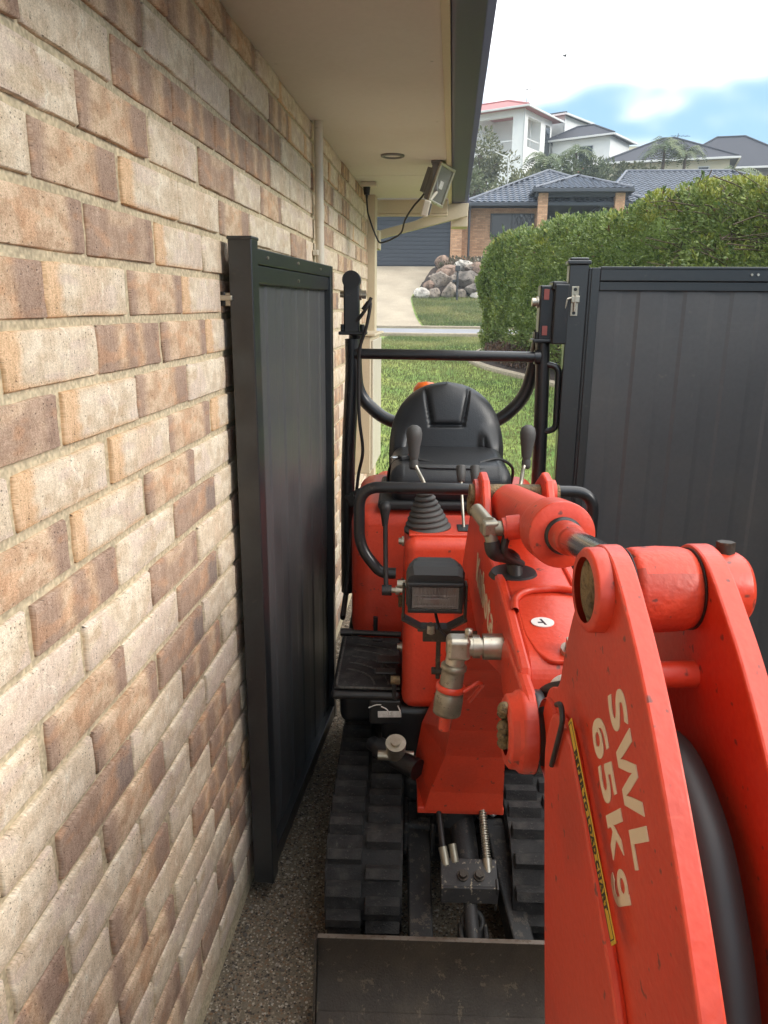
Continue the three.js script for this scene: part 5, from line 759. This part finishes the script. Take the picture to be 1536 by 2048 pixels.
M.frameDark = std({ color: new THREE.Color(0.03, 0.03, 0.034), roughness: 0.5 });
const tileGeo = (() => { const pr = []; const n = 8; for (let i = 0; i <= n; i++) { const t = i / n; pr.push([t * 0.31, 0.022 * Math.sin(t * Math.PI * 2)]); } const pos = []; const Z0 = 0, Z1 = 0.40, lift = 0.035; for (let i = 0; i < n; i++) { const [a, ya] = pr[i], [b, yb] = pr[i + 1]; pos.push(a, ya + lift, Z0, b, yb + lift, Z0, b, yb, Z1, a, ya + lift, Z0, b, yb, Z1, a, ya, Z1); pos.push(a, ya + lift - 0.03, Z0, b, yb + lift - 0.03, Z0, b, yb + lift, Z0, a, ya + lift - 0.03, Z0, b, yb + lift, Z0, a, ya + lift, Z0); } const g = new THREE.BufferGeometry(); g.setAttribute('position', new THREE.Float32BufferAttribute(pos, 3)); g.setAttribute('uv', new THREE.Float32BufferAttribute(new Float32Array(pos.length / 3 * 2), 2)); g.computeVertexNormals(); return g; })();
// hip roof: eave rectangle, ridge between two points; tiles laid on faces that look towards the camera
function hipRoof(parent, x0, x1, z0, z1, ye, r0, r1, tiled, m, cap) {    // z0 nearer (larger)
  const a = V(x0, ye, z0), b = V(x1, ye, z0), c = V(x1, ye, z1), d = V(x0, ye, z1), p = V(...r0), q = V(...r1); const pos = [];
  for (const t of [[a, b, q], [a, q, p], [b, c, q], [c, d, p], [c, p, q], [d, a, p]]) for (const k of t) pos.push(k.x, k.y, k.z);
  const g = new THREE.BufferGeometry(); g.setAttribute('position', new THREE.Float32BufferAttribute(pos, 3)); g.computeVertexNormals();
  const rf = part(parent, 'roof', [g, b2(x0 + 0.02, x1 - 0.02, ye - 0.10, ye - 0.012, z1 + 0.02, z0 - 0.02, 0)], m);
  part(rf, 'gutter', [b2(x0 - 0.05, x1 + 0.05, ye - 0.16, ye, z0 - 0.02, z0 + 0.11, 0.02), b2(x0 - 0.11, x0 + 0.02, ye - 0.16, ye, z1, z0 - 0.021, 0.02), b2(x1 - 0.02, x1 + 0.11, ye - 0.16, ye, z1, z0 - 0.021, 0.02)], cap);
  const rd = (s, e) => cy([s.x, s.y + 0.03, s.z], [e.x, e.y + 0.03, e.z], 0.09, 0.09, 8);
  part(rf, 'ridge_cap', [rd(a, p), rd(b, q), ...(p.distanceTo(q) > 0.1 ? [rd(p, q)] : [])], m === M.tileBase ? M.tile : m);
  if (tiled) {
    const L = [];
    for (const f of [[a, b, q, p], [b, c, q, q], [d, a, p, p]]) {
      const U = f[1].clone().sub(f[0]).normalize(), N = f[1].clone().sub(f[0]).cross(f[2].clone().sub(f[0])).normalize(), S = N.clone().cross(U).normalize(); if (S.y < 0) S.negate(); const NN = U.clone().cross(S.clone().negate()).normalize(); const W = f[0].distanceTo(f[1]);
      const poly = f.map(k => { const t = k.clone().sub(f[0]); return [t.dot(U), t.dot(S)]; }); const hgt = Math.max(...poly.map(k => k[1]));
      const inside = (x, y) => { let r = false; for (let i = 0, j = poly.length - 1; i < poly.length; j = i++) { const [xi, yi] = poly[i], [xj, yj] = poly[j]; if ((yi > y) !== (yj > y) && x < (xj - xi) * (y - yi) / (yj - yi) + xi) r = !r; } return r; };
      for (let y = 0.02, row = 0; y < hgt; y += 0.33, row++) for (let x = 0; x < W; x += 0.30) if (inside(x + 0.15, y + 0.16)) { const o = f[0].clone().addScaledVector(U, x).addScaledVector(S, y); const mm = new THREE.Matrix4().makeBasis(U, NN.y > 0 ? NN : NN.clone().negate(), S); mm.setPosition(o.x, o.y + 0.02, o.z); L.push(mm); }
    }
    const im = new THREE.InstancedMesh(tileGeo, M.tile, L.length); const R = rng(9), cc = new THREE.Color(); L.forEach((k, i) => { im.setMatrixAt(i, k); const t = 0.8 + 0.4 * R(); cc.setRGB(t, t, t); im.setColorAt(i, cc); }); im.name = 'roof_tiles'; im.userData.kind = 'stuff'; im.castShadow = im.receiveShadow = true; rf.add(im);
  }
  return rf;
}
function win(parent, o, x0, x1, y0, y1, z, mf, panes = 2) {           // window on a wall facing +z
  const f = part(parent, 'window', [b2(x0, x1, y0, y0 + 0.07, z, z + 0.08, 0), b2(x0, x1, y1 - 0.07, y1, z, z + 0.08, 0), b2(x0, x0 + 0.06, y0 + 0.07, y1 - 0.07, z, z + 0.08, 0), b2(x1 - 0.06, x1, y0 + 0.07, y1 - 0.07, z, z + 0.08, 0)], mf, o);
  const w = (x1 - x0 - 0.12) / panes; for (let i = 0; i < panes; i++) { part(f, 'pane', b2(x0 + 0.06 + i * w + 0.015, x0 + 0.06 + (i + 1) * w - 0.015, y0 + 0.07, y1 - 0.07, z + 0.025, z + 0.035, 0), M.darkGlass); if (i) part(f, 'mullion', b2(x0 + 0.06 + i * w - 0.02, x0 + 0.06 + i * w + 0.02, y0 + 0.07, y1 - 0.07, z + 0.01, z + 0.07, 0), mf); }
  return f;
}
{
  const h = thing('neighbour_house', 'low brick house with dark tiled hip roof and navy garage door across the road', 'house', [0, 0, 0]);
  part(h, 'wall', [b2(-5, -4.02, 3.2, 6.3, -46, -39.95, 0), b2(-0.2, 0.36, 3.2, 6.3, -46, -39.95, 0), b2(-4.019, -0.201, 5.85, 6.3, -46, -39.96, 0), b2(0.361, 4.3, 3.2, 6.3, -50, -40.9, 0), b2(7.6, 18, 3.2, 6.3, -50, -40.9, 0), b2(4.31, 7.59, 3.2, 6.3, -50, -43.5, 0)], M.brickFar);
  const gd = part(h, 'garage_door', b2(-4.018, -0.202, 3.5, 5.849, -40.12, -40.05, 0), M.doorNavy);
  for (let i = 0; i < 12; i++) part(gd, 'door_panel', b2(-4.0, -0.22, 3.56 + i * 0.19, 3.735 + i * 0.19, -40.049, -40.02, 0.008), M.doorNavy);
  win(h, {}, 1.75, 3.9, 4.95, 6.05, -40.9, M.frameDark, 2);
  { const l = []; for (let i = 0; i < 4; i++) { const x = 2.9 + i * 0.25; l.push(cy([x, 5.5, -40.79], [x + 0.25, 6.0, -40.79], 0.012, 0.012, 5), cy([x + 0.25, 5.5, -40.77], [x, 6.0, -40.77], 0.012, 0.012, 5)); } part(h, 'lattice', l, M.frameDark); }
  for (const x of [3.95, 7.55]) part(h, 'porch_pillar', b2(x, x + 0.45, 3.3, 6.86, -40.2, -39.75, 0.01), M.brickFar);
  part(h, 'porch_beam', b2(3.8, 8.15, 6.70, 6.90, -40.16, -39.9, 0), M.fasciaDark);
  part(h, 'porch_shade_panel', b2(4.4, 7.55, 3.3, 6.7, -43.4, -43.2, 0), M.fasciaDark);  // dark panel before the brick, its colour stands for shade in the porch
  part(h, 'downpipe', [cy([0.70, 3.3, -40.2], [0.70, 6.35, -40.2], 0.06, 0.06, 10), b2(0.62, 0.78, 6.2, 6.45, -40.3, -40.12, 0.02)], M.frameDark);
  part(h, 'service_box', b2(1.05, 1.45, 3.4, 4.0, -40.85, -40.5, 0.02), M.pvc);
  hipRoof(h, 0.42, 9.4, -40.1, -50, 6.47, [4.9, 8.62, -45], [4.95, 8.62, -45], true, M.tileBase, M.fasciaDark);
  hipRoof(h, 3.72, 8.28, -39.55, -46, 7.02, [6.1, 8.0, -42.6], [6.1, 8.0, -42.6], true, M.tileBase, M.fasciaDark);
  hipRoof(h, 7.0, 19.5, -40.15, -52, 6.42, [9.2, 8.72, -46], [14.6, 8.72, -46], true, M.tileBase, M.fasciaDark);
  hipRoof(h, -5.6, 0.40, -39.4, -46.5, 6.34, [-3.5, 7.6, -43], [-1.7, 7.6, -43], false, M.tileBase, M.fasciaDark);
}
// rock retaining wall
{
  const rk = [[-1.25, 2.05, -33.3, 0.42, 'pale smooth boulder at the left foot of the rock wall', 1], [-0.75, 2.05, -33.4, 0.40, 'low grey rock beside the pale boulder', 0], [-0.55, 2.65, -34.2, 0.62, 'large ridged grey rock in the upper left of the rock wall', 0], [-1.0, 2.45, -34.0, 0.38, 'small brown rock above the pale boulder', 2], [-0.1, 2.15, -33.5, 0.50, 'flat grey rock left of the black garden light', 0], [0.35, 2.05, -33.5, 0.36, 'small rock at the foot of the wall right of the garden light', 0], [0.60, 2.65, -34.2, 0.72, 'big dark slanted boulder right of the garden light', 3], [1.2, 2.2, -33.6, 0.66, 'broad dark grey boulder partly behind the hedge', 3], [-0.15, 3.10, -35.3, 0.50, 'pinkish rock on the crest left of the garden light', 2], [0.45, 3.35, -35.8, 0.50, 'pale rock on the crest under the downpipe', 1], [1.15, 3.15, -35.4, 0.56, 'rough rock on the crest beside the hedge', 2], [-0.45, 3.45, -36.4, 0.42, 'small rock at the top of the wall near the driveway', 2], [0.0, 2.65, -34.3, 0.36, 'small rock wedged in the middle of the wall', 0], [1.9, 2.6, -34.0, 0.8, 'large rock mostly hidden by the hedge', 0], [-0.75, 2.75, -34.6, 0.34, 'small angular rock low on the driveway side of the pile', 0], [-0.35, 2.95, -35.0, 0.36, 'weathered brown rock under the top of the pile', 2], [0.25, 2.9, -34.9, 0.34, 'small dark rock above the garden light', 3], [0.85, 3.15, -35.5, 0.40, 'grey rock high on the pile left of the hedge', 0], [0.95, 2.0, -33.3, 0.30, 'little pale stone at the foot of the wall near the hedge', 1]];
  rk.forEach(r => { r[3] *= 0.88; });
  const cols = [[138, 126, 114], [204, 196, 184], [146, 122, 106], [108, 100, 92]].map((c, i) => std({ map: wearTex(c, c.map(q => q * 0.5), c.map(q => Math.min(255, q * 1.2)), { seed: 70 + i, rep: [0.7, 0.7], blotch: 1, chip: 0.6, n: 256, fade: 0.5, grain: 20 }), roughness: 0.95, bumpMap: bumpRep(2), bumpScale: 0.02 }));
  rk.forEach((r, i) => { const g0 = new THREE.IcosahedronGeometry(1, 5), p = g0.attributes.position, q = rng(400 + i), fx = 0.8 + q() * 0.5, fy = 0.65 + q() * 0.3, fz = 0.7 + q() * 0.3; const cut = Array.from({ length: 9 }, () => { const v = V(q() - 0.5, q() - 0.5, q() - 0.3).normalize(); return [v.x, v.y, v.z, 0.55 + 0.25 * q()]; }); for (let k = 0; k < p.count; k++) { const x = p.getX(k), y = p.getY(k), z = p.getZ(k); let m = 1 + 0.5 * (vn(x * 1.6 + i * 7 + 9, y * 1.6 + z * 1.3 + 9, 0, 0, i) - 0.5) + 0.24 * (vn(x * 4 + 20, y * 4 + z * 3 + 20, 0, 0, i + 50) - 0.5) + 0.1 * (vn(x * 9 + 20, y * 9 + z * 8 + 40, 0, 0, i + 90) - 0.5); m = Math.min(m, 1.08); for (const f of cut) { const dd = (x * f[0] + y * f[1] + z * f[2]) * m; if (dd > f[3]) m *= lerp(1, f[3] / dd, 0.92); } p.setXYZ(k, x * m * r[3] * fx, y * m * r[3] * fy, z * m * r[3] * fz); } g0.computeVertexNormals(); solo('rock', r[4], 'rock', g0, cols[r[5]], { pos: [r[0], r[1], r[2]], ry: q() * 0.8 }); });
  struct('rock_bank', quadSheet((u, v) => { const z = lerp(-33.4, -38, v), x = lerp(-1.5 + v * 0.9, 6, u); return [x, gh(z) + 0.1 + 0.45 * Math.sin(Math.min(1, v * 1.6) * 1.57) + 0.12 * vn(x * 3, z * 3, 0, 0, 7), z]; }, 40, 20), M.mulch);
  const gl = thing('garden_light', 'thin black garden light post standing in front of the rocks', 'light', [0.17, 1.84, -32.7]);
  part(gl, 'post', cy([0, 0, 0], [0, 1.15, 0], 0.045, 0.045, 10), M.frameDark); part(gl, 'head', [bx(0.2, 0.22, 0.2, 0, 1.24, 0, 0.03), bx(0.14, 0.1, 0.12, -0.12, 0.75, 0, 0.02)], M.frameDark);
  const R = rng(8); const pl = []; for (let i = 0; i < 900; i++) { const x = -0.7 + R() * 2.6, z = -35.6 - R() * 1.8; pl.push({ p: [x, gh(z) + 0.5 + R() * 0.4, z], d: [R() - 0.5, 0.8, R() - 0.5], r: R() * 6, s: 0.12 + 0.1 * R(), c: mix3([0.06, 0.07, 0.03], [0.16, 0.10, 0.06], R()) }); }
  const g = new THREE.Group(); g.name = 'bank_plants'; g.userData = { kind: 'stuff', label: 'scrubby low plants along the crest of the rock wall', category: 'plants' }; scene.add(g); leaves(g, 'foliage', leafGeo(0.3), M.leafMatt, pl);
}
// ================= HOUSES ON THE HILL =================
const render_ = (c, s) => std({ map: wearTex(c, c.map(q => q * 0.86), c.map(q => Math.min(255, q * 1.05)), { seed: s, n: 128, rep: [0.3, 0.3], blotch: 0.3, chip: 0.9, grain: 3 }), roughness: 0.8 });
M.white = render_([226, 226, 222], 81); M.beige = render_([206, 196, 172], 82); M.greyWall = render_([120, 112, 104], 83);
M.roofRed = std({ color: new THREE.Color(0.36, 0.12, 0.11), roughness: 0.6 }); M.roofDark = std({ color: new THREE.Color(0.036, 0.038, 0.05), roughness: 0.85 }); M.trim = std({ color: new THREE.Color(0.6, 0.6, 0.58), roughness: 0.6 });

function rotHouse(name, label, x, y, z, ry) { return thing(name, label, 'house', [x, y, z], ry * D2R); }
// windows on the face that looks along +x
function winX(parent, z0, z1, y0, y1, x, mf) { const f = part(parent, 'window', [b2(x, x + 0.08, y0, y0 + 0.08, z0, z1, 0), b2(x, x + 0.08, y1 - 0.08, y1, z0, z1, 0), b2(x, x + 0.08, y0 + 0.08, y1 - 0.08, z0, z0 + 0.07, 0), b2(x, x + 0.08, y0 + 0.08, y1 - 0.08, z1 - 0.07, z1, 0)], mf); part(f, 'pane', b2(x + 0.02, x + 0.03, y0 + 0.08, y1 - 0.08, z0 + 0.07, z1 - 0.07, 0), M.darkGlass); part(f, 'mullion', b2(x + 0.01, x + 0.07, y0 + 0.08, y1 - 0.08, (z0 + z1) / 2 - 0.03, (z0 + z1) / 2 + 0.03, 0), mf); return f; }
{
  const a = rotHouse('hill_house', 'white two storey house with open veranda and pinkish red roof on the hill', 5.6, 11, -73, -30);
  part(a, 'wall', [b2(-10, -4.6, -1, 7.0, -6, 0, 0), b2(-1.0, 0, -1, 7.0, -0.9, 0, 0), b2(-4.6, -1.0, -1, 3.6, -6, 0, 0), b2(-0.9, 0, -1, 4.1, -6, -0.9, 0), b2(-0.9, 0, 3.9, 7.0, -4.6, -3.6, 0), b2(-0.9, 0, 4.1, 7.0, -6, -5.6, 0), b2(-4.6, -1.0, 6.5, 7.0, -0.4, 0, 0), b2(-0.4, 0, 6.5, 7.0, -3.6, -0.9, 0), b2(-0.4, 0, 6.5, 7.0, -5.6, -4.6, 0)], M.white);
  part(a, 'veranda_wall', b2(-4.6, -0.91, 3.6, 7.0, -6, -3.4, 0), M.white);
  part(a, 'railing', [b2(-4.6, -1.0, 4.5, 4.62, -0.2, -0.1, 0), b2(-0.2, -0.1, 4.75, 4.85, -3.6, -0.9, 0)], M.trim);
  part(a, 'door', b2(-0.05, 0.03, 3.9, 6.3, -5.6, -4.6, 0), M.darkGlass);
  const rf = hipRoof(a, -10.5, 0.75, 0.75, -6.9, 7.08, [-7.5, 8.5, -3], [-3, 8.5, -3], false, M.roofRed, M.trim);
  part(a, 'downpipe', [cy([0.06, 0, -0.06], [0.06, 7, -0.06], 0.06, 0.06, 8)], M.trim);
  part(a, 'corner_board', b2(-0.7, -0.1, 3.0, 3.3, 0.002, 0.06, 0), M.trim);
  const an = thing('television_antenna', 'thin television antenna above the pinkish red roof', 'antenna', [5.9, 19.0, -74.5]);
  part(an, 'mast', cy([0, -0.9, 0], [0, 0.9, 0], 0.03, 0.03, 6), M.frameDark); part(an, 'boom', cy([-0.5, 0.8, 0], [0.7, 0.75, 0.2], 0.025, 0.025, 6), M.frameDark); for (let i = 0; i < 4; i++) part(an, 'element', cy([-0.4 + i * 0.33, 0.8, -0.4], [-0.4 + i * 0.33, 0.8, 0.45], 0.015, 0.015, 5), M.frameDark);
  const b = rotHouse('hill_house', 'narrow white tower house with small dark roof right of the veranda house', 9.75, 12, -79, -36);
  part(b, 'wall', b2(-4.2, 0, -1, 6.7, -4.6, 0, 0), M.white);
  win(b, {}, -2.5, -1.3, 3.8, 5.9, 0.002, M.trim, 1); winX(b, -2.9, -1.2, 3.0, 5.3, 0.002, M.trim);
  hipRoof(b, -4.7, 0.45, 0.45, -5.1, 6.78, [-2.6, 7.5, -2.3], [-1.6, 7.5, -2.3], false, M.roofDark, M.trim);
  part(b, 'downpipe', [cy([0.07, 0, -0.05], [0.07, 6.7, -0.05], 0.07, 0.07, 8), cy([-3.2, 0, 0.07], [-3.2, 6.7, 0.07], 0.07, 0.07, 8)], M.trim);
  const c = rotHouse('hill_house', 'small white house with dark roof low between the tower house and the beige house', 13.4, 12.3, -75, -32);
  part(c, 'wall', b2(-5.5, 0, -1, 3.9, -4.6, 0, 0), M.white);
  win(c, {}, -2.9, -1.5, 1.6, 3.3, 0.002, M.trim, 2); part(c, 'planter', b2(-3.0, -0.4, 0.7, 1.4, 0.02, 0.5, 0.05), std({ color: new THREE.Color(0.45, 0.2, 0.12), roughness: 0.8 }));
  hipRoof(c, -6, 0.5, 0.5, -5.1, 3.98, [-4.2, 5.4, -2.3], [-2.6, 5.4, -2.3], false, M.roofDark, M.trim);
  const d = rotHouse('hill_house', 'long beige house with broad dark grey hip roof at the right', 22.2, 10.4, -70, -14);
  part(d, 'wall', b2(-9.6, 0, -1, 3.0, -8, 0, 0), M.beige);
  win(d, {}, -2.4, -1.5, 0.9, 2.5, 0.002, M.trim, 1); win(d, {}, -7.5, -5.9, 0.9, 2.4, 0.002, M.trim, 2); winX(d, -2.4, -1.0, 0.9, 2.4, 0.002, M.trim);
  hipRoof(d, -10.2, 0.65, 0.65, -8.6, 3.06, [-5.4, 5.5, -4], [-4.4, 5.5, -4], false, M.roofDark, M.trim);
  part(d, 'downpipe', [cy([-5.2, 0, 0.07], [-5.2, 3, 0.07], 0.07, 0.07, 8)], M.trim);
  const e = rotHouse('hill_house', 'dark roofed grey house behind the beige house at the right edge', 29.5, 10.4, -74, -10);
  part(e, 'wall', b2(-11, 0, -1, 3.0, -8, 0, 0), M.greyWall);
  win(e, {}, -5.5, -3.8, 0.9, 2.3, 0.002, M.trim, 2);
  hipRoof(e, -11.6, 0.65, 0.65, -8.6, 3.06, [-6.6, 6.3, -4], [-4.2, 6.3, -4], false, M.roofDark, M.trim);
  const an2 = thing('television_antenna', 'thin television antenna on the roof of the beige house', 'antenna', [18.9, 15.0, -74]);
  part(an2, 'mast', cy([0, -0.9, 0], [0, 1.1, 0], 0.03, 0.03, 6), M.frameDark); part(an2, 'boom', cy([-0.6, 0.9, 0], [1.0, 0.85, 0.1], 0.02, 0.02, 6), M.frameDark); for (let i = 0; i < 4; i++) part(an2, 'element', cy([-0.3 + i * 0.33, 0.88, -0.4], [-0.3 + i * 0.33, 0.88, 0.45], 0.015, 0.015, 5), M.frameDark);
  const sl = thing('street_lamp', 'thin pale lamp pole among the hillside trees', 'street lamp', [3.55, 7.2, -58]);
  part(sl, 'pole', cy([0, -1, 0], [0, 4.3, 0], 0.05, 0.04, 8), M.trim); part(sl, 'arm', cy([0, 4.3, 0], [-1.1, 4.75, 0.1], 0.035, 0.03, 8), M.trim); part(sl, 'lamp_head', bx(0.5, 0.1, 0.2, -1.2, 4.76, 0.1, 0.03), M.trim);
}
scene.fog = new THREE.FogExp2(new THREE.Color(0.78, 0.88, 0.95), 0.0011);
// ================= TREES AND PALMS ON THE HILL =================
function tree(label, x, z, h, r, seed, cA, cB, n = 2600) {
  const R = rng(seed), y = gh(z), t = thing('tree', label, 'tree', [x, y, z]);
  part(t, 'trunk', [hose([[0, -0.3, 0], [0.1 * R(), h * 0.3, 0], [0.2 * (R() - 0.5), h * 0.75, 0.1]], r * 0.07, 10, 8), ...Array.from({ length: 5 }, () => { const a = R() * 6.28; return hose([[0, h * 0.3, 0], [Math.cos(a) * r * 0.35, h * 0.55, Math.sin(a) * r * 0.35], [Math.cos(a) * r * 0.7, h * 0.75, Math.sin(a) * r * 0.7]], r * 0.03, 8, 6); })], M.bark);
  const cl = Array.from({ length: 26 }, () => { const a = R() * 6.28, b = Math.acos(2 * R() - 1), k = Math.pow(R(), 0.4); return [Math.sin(b) * Math.cos(a) * r * k, h * 0.62 + Math.cos(b) * h * 0.36 * k, Math.sin(b) * Math.sin(a) * r * k, r * (0.22 + 0.18 * R()), R()]; });
  const L = []; for (let i = 0; i < n; i++) { const c = cl[i % 26]; const a = R() * 6.28, b = Math.acos(2 * R() - 1), k = Math.pow(R(), 0.35) * c[3]; const d = V(Math.sin(b) * Math.cos(a), Math.cos(b), Math.sin(b) * Math.sin(a)); L.push({ p: [c[0] + d.x * k, Math.max(0.2, c[1] + d.y * k), c[2] + d.z * k], d: [d.x + R() - 0.5, d.y + 0.2, d.z + R() - 0.5], r: R() * 6, s: 0.16 + 0.2 * R(), c: mix3(cA, cB, clamp(0.6 * c[4] + 0.5 * R())) }); }
  leaves(t, 'crown', leafGeo(0.3), M.leafMatt, L);
}
function palm(label, x, z, h, fl, seed, y0, n = 20) {
  const R = rng(seed), t = thing('palm_tree', label, 'palm tree', [x, y0 ?? gh(z), z]);
  part(t, 'trunk', cy([0, -0.5, 0], [0.1, h, 0], 0.15, 0.10, 9), M.bark);
  for (let i = 0; i < n; i++) {
    const a = i / n * 6.28 + R() * 0.4, up = 0.1 + R() * 1.1, pos = []; const dir = V(Math.cos(a), 0, Math.sin(a)), sd = V(-dir.z, 0, dir.x);
    const pt = s => V(0.1, h, 0).addScaledVector(dir, fl * s * (1 - 0.15 * s)).add(V(0, fl * (up * s - (0.55 + up * 0.75) * s * s), 0));
    const N = 16; for (let k = 1; k < N; k++) { const s = k / N, p = pt(s), q = pt(s + 0.035), w = fl * 0.26 * Math.sin(Math.PI * Math.min(1, s * 0.9 + 0.12)); for (const m of [-1, 1]) { const e = p.clone().addScaledVector(sd, m * w).addScaledVector(dir, w * 0.45).add(V(0, -w * (0.3 + 0.4 * R()), 0)); pos.push(p.x, p.y, p.z, q.x, q.y, q.z, e.x, e.y, e.z); } const p2 = pt(s + 1 / N); pos.push(p.x, p.y, p.z, p2.x, p2.y, p2.z, p.x, p.y - 0.03, p.z); }
    const g = new THREE.BufferGeometry(); g.setAttribute('position', new THREE.Float32BufferAttribute(pos, 3)); g.computeVertexNormals(); part(t, 'frond', g, std({ color: new THREE.Color(...mix3([0.05, 0.085, 0.028], [0.13, 0.15, 0.05], R())), roughness: 0.6, side: THREE.DoubleSide }));
  }
}
tree('olive green bushy tree below the veranda of the white house', 1.7, -60, 6.3, 2.3, 501, [0.055, 0.07, 0.025], [0.17, 0.17, 0.07]);
tree('dark green tree at the left beside the dark gutter', 0.2, -56, 4.5, 2.2, 502, [0.04, 0.06, 0.02], [0.12, 0.14, 0.05]);
tree('loose light green tree right of the lamp pole', 4.4, -57, 4.3, 1.9, 503, [0.06, 0.08, 0.03], [0.2, 0.2, 0.09]);
tree('low green tree under the tower house', 7.4, -62, 4.2, 2.2, 504, [0.05, 0.08, 0.03], [0.15, 0.18, 0.07]);
tree('round shrubby tree in front of the small white house', 10.2, -64, 3.4, 2.1, 505, [0.05, 0.08, 0.03], [0.16, 0.18, 0.08]);
tree('small pale tree beside the beige house wall', 13.2, -63, 3.6, 1.7, 506, [0.07, 0.09, 0.035], [0.2, 0.2, 0.1]);
palm('palm with drooping fronds in front of the white veranda house', 6.2, -61, 4.2, 2.2, 511);
palm('palm at the corner of the white tower house', 8.6, -62, 4.5, 2.0, 512);
palm('palm standing before the beige house wall', 14.9, -62, 4.9, 2.3, 513);
palm('second palm crowded against the palm by the beige house', 16.4, -62, 4.5, 1.9, 514);
palm('slender palm rising behind the right end of the tiled roof', 17.2, -53, 4.6, 2.2, 515);
palm('wide palm above the hedge at the right edge', 12.2, -38.5, 3.4, 1.8, 516, 3.4);
// small bird
{ const b = thing('bird', 'tiny dark bird flying below the clouds', 'bird', [5.52, 14.41, -46], 0.5); part(b, 'body', ball([0, 0, 0], 0.05, 2.4, 0.9, 0.9, 12), M.frameDark); const w = (s) => { const g = new THREE.BufferGeometry(); g.setAttribute('position', new THREE.Float32BufferAttribute([-0.06, 0.02, 0, 0.06, 0.02, 0, 0.0, 0.10, s * 0.14, 0.06, 0.02, 0, -0.02, 0.06, s * 0.26, 0.0, 0.10, s * 0.14], 3)); g.computeVertexNormals(); return g; }; part(b, 'wing', w(1), M.frameDark); part(b, 'wing', w(-1), M.frameDark); }

renderer.render(scene, camera);
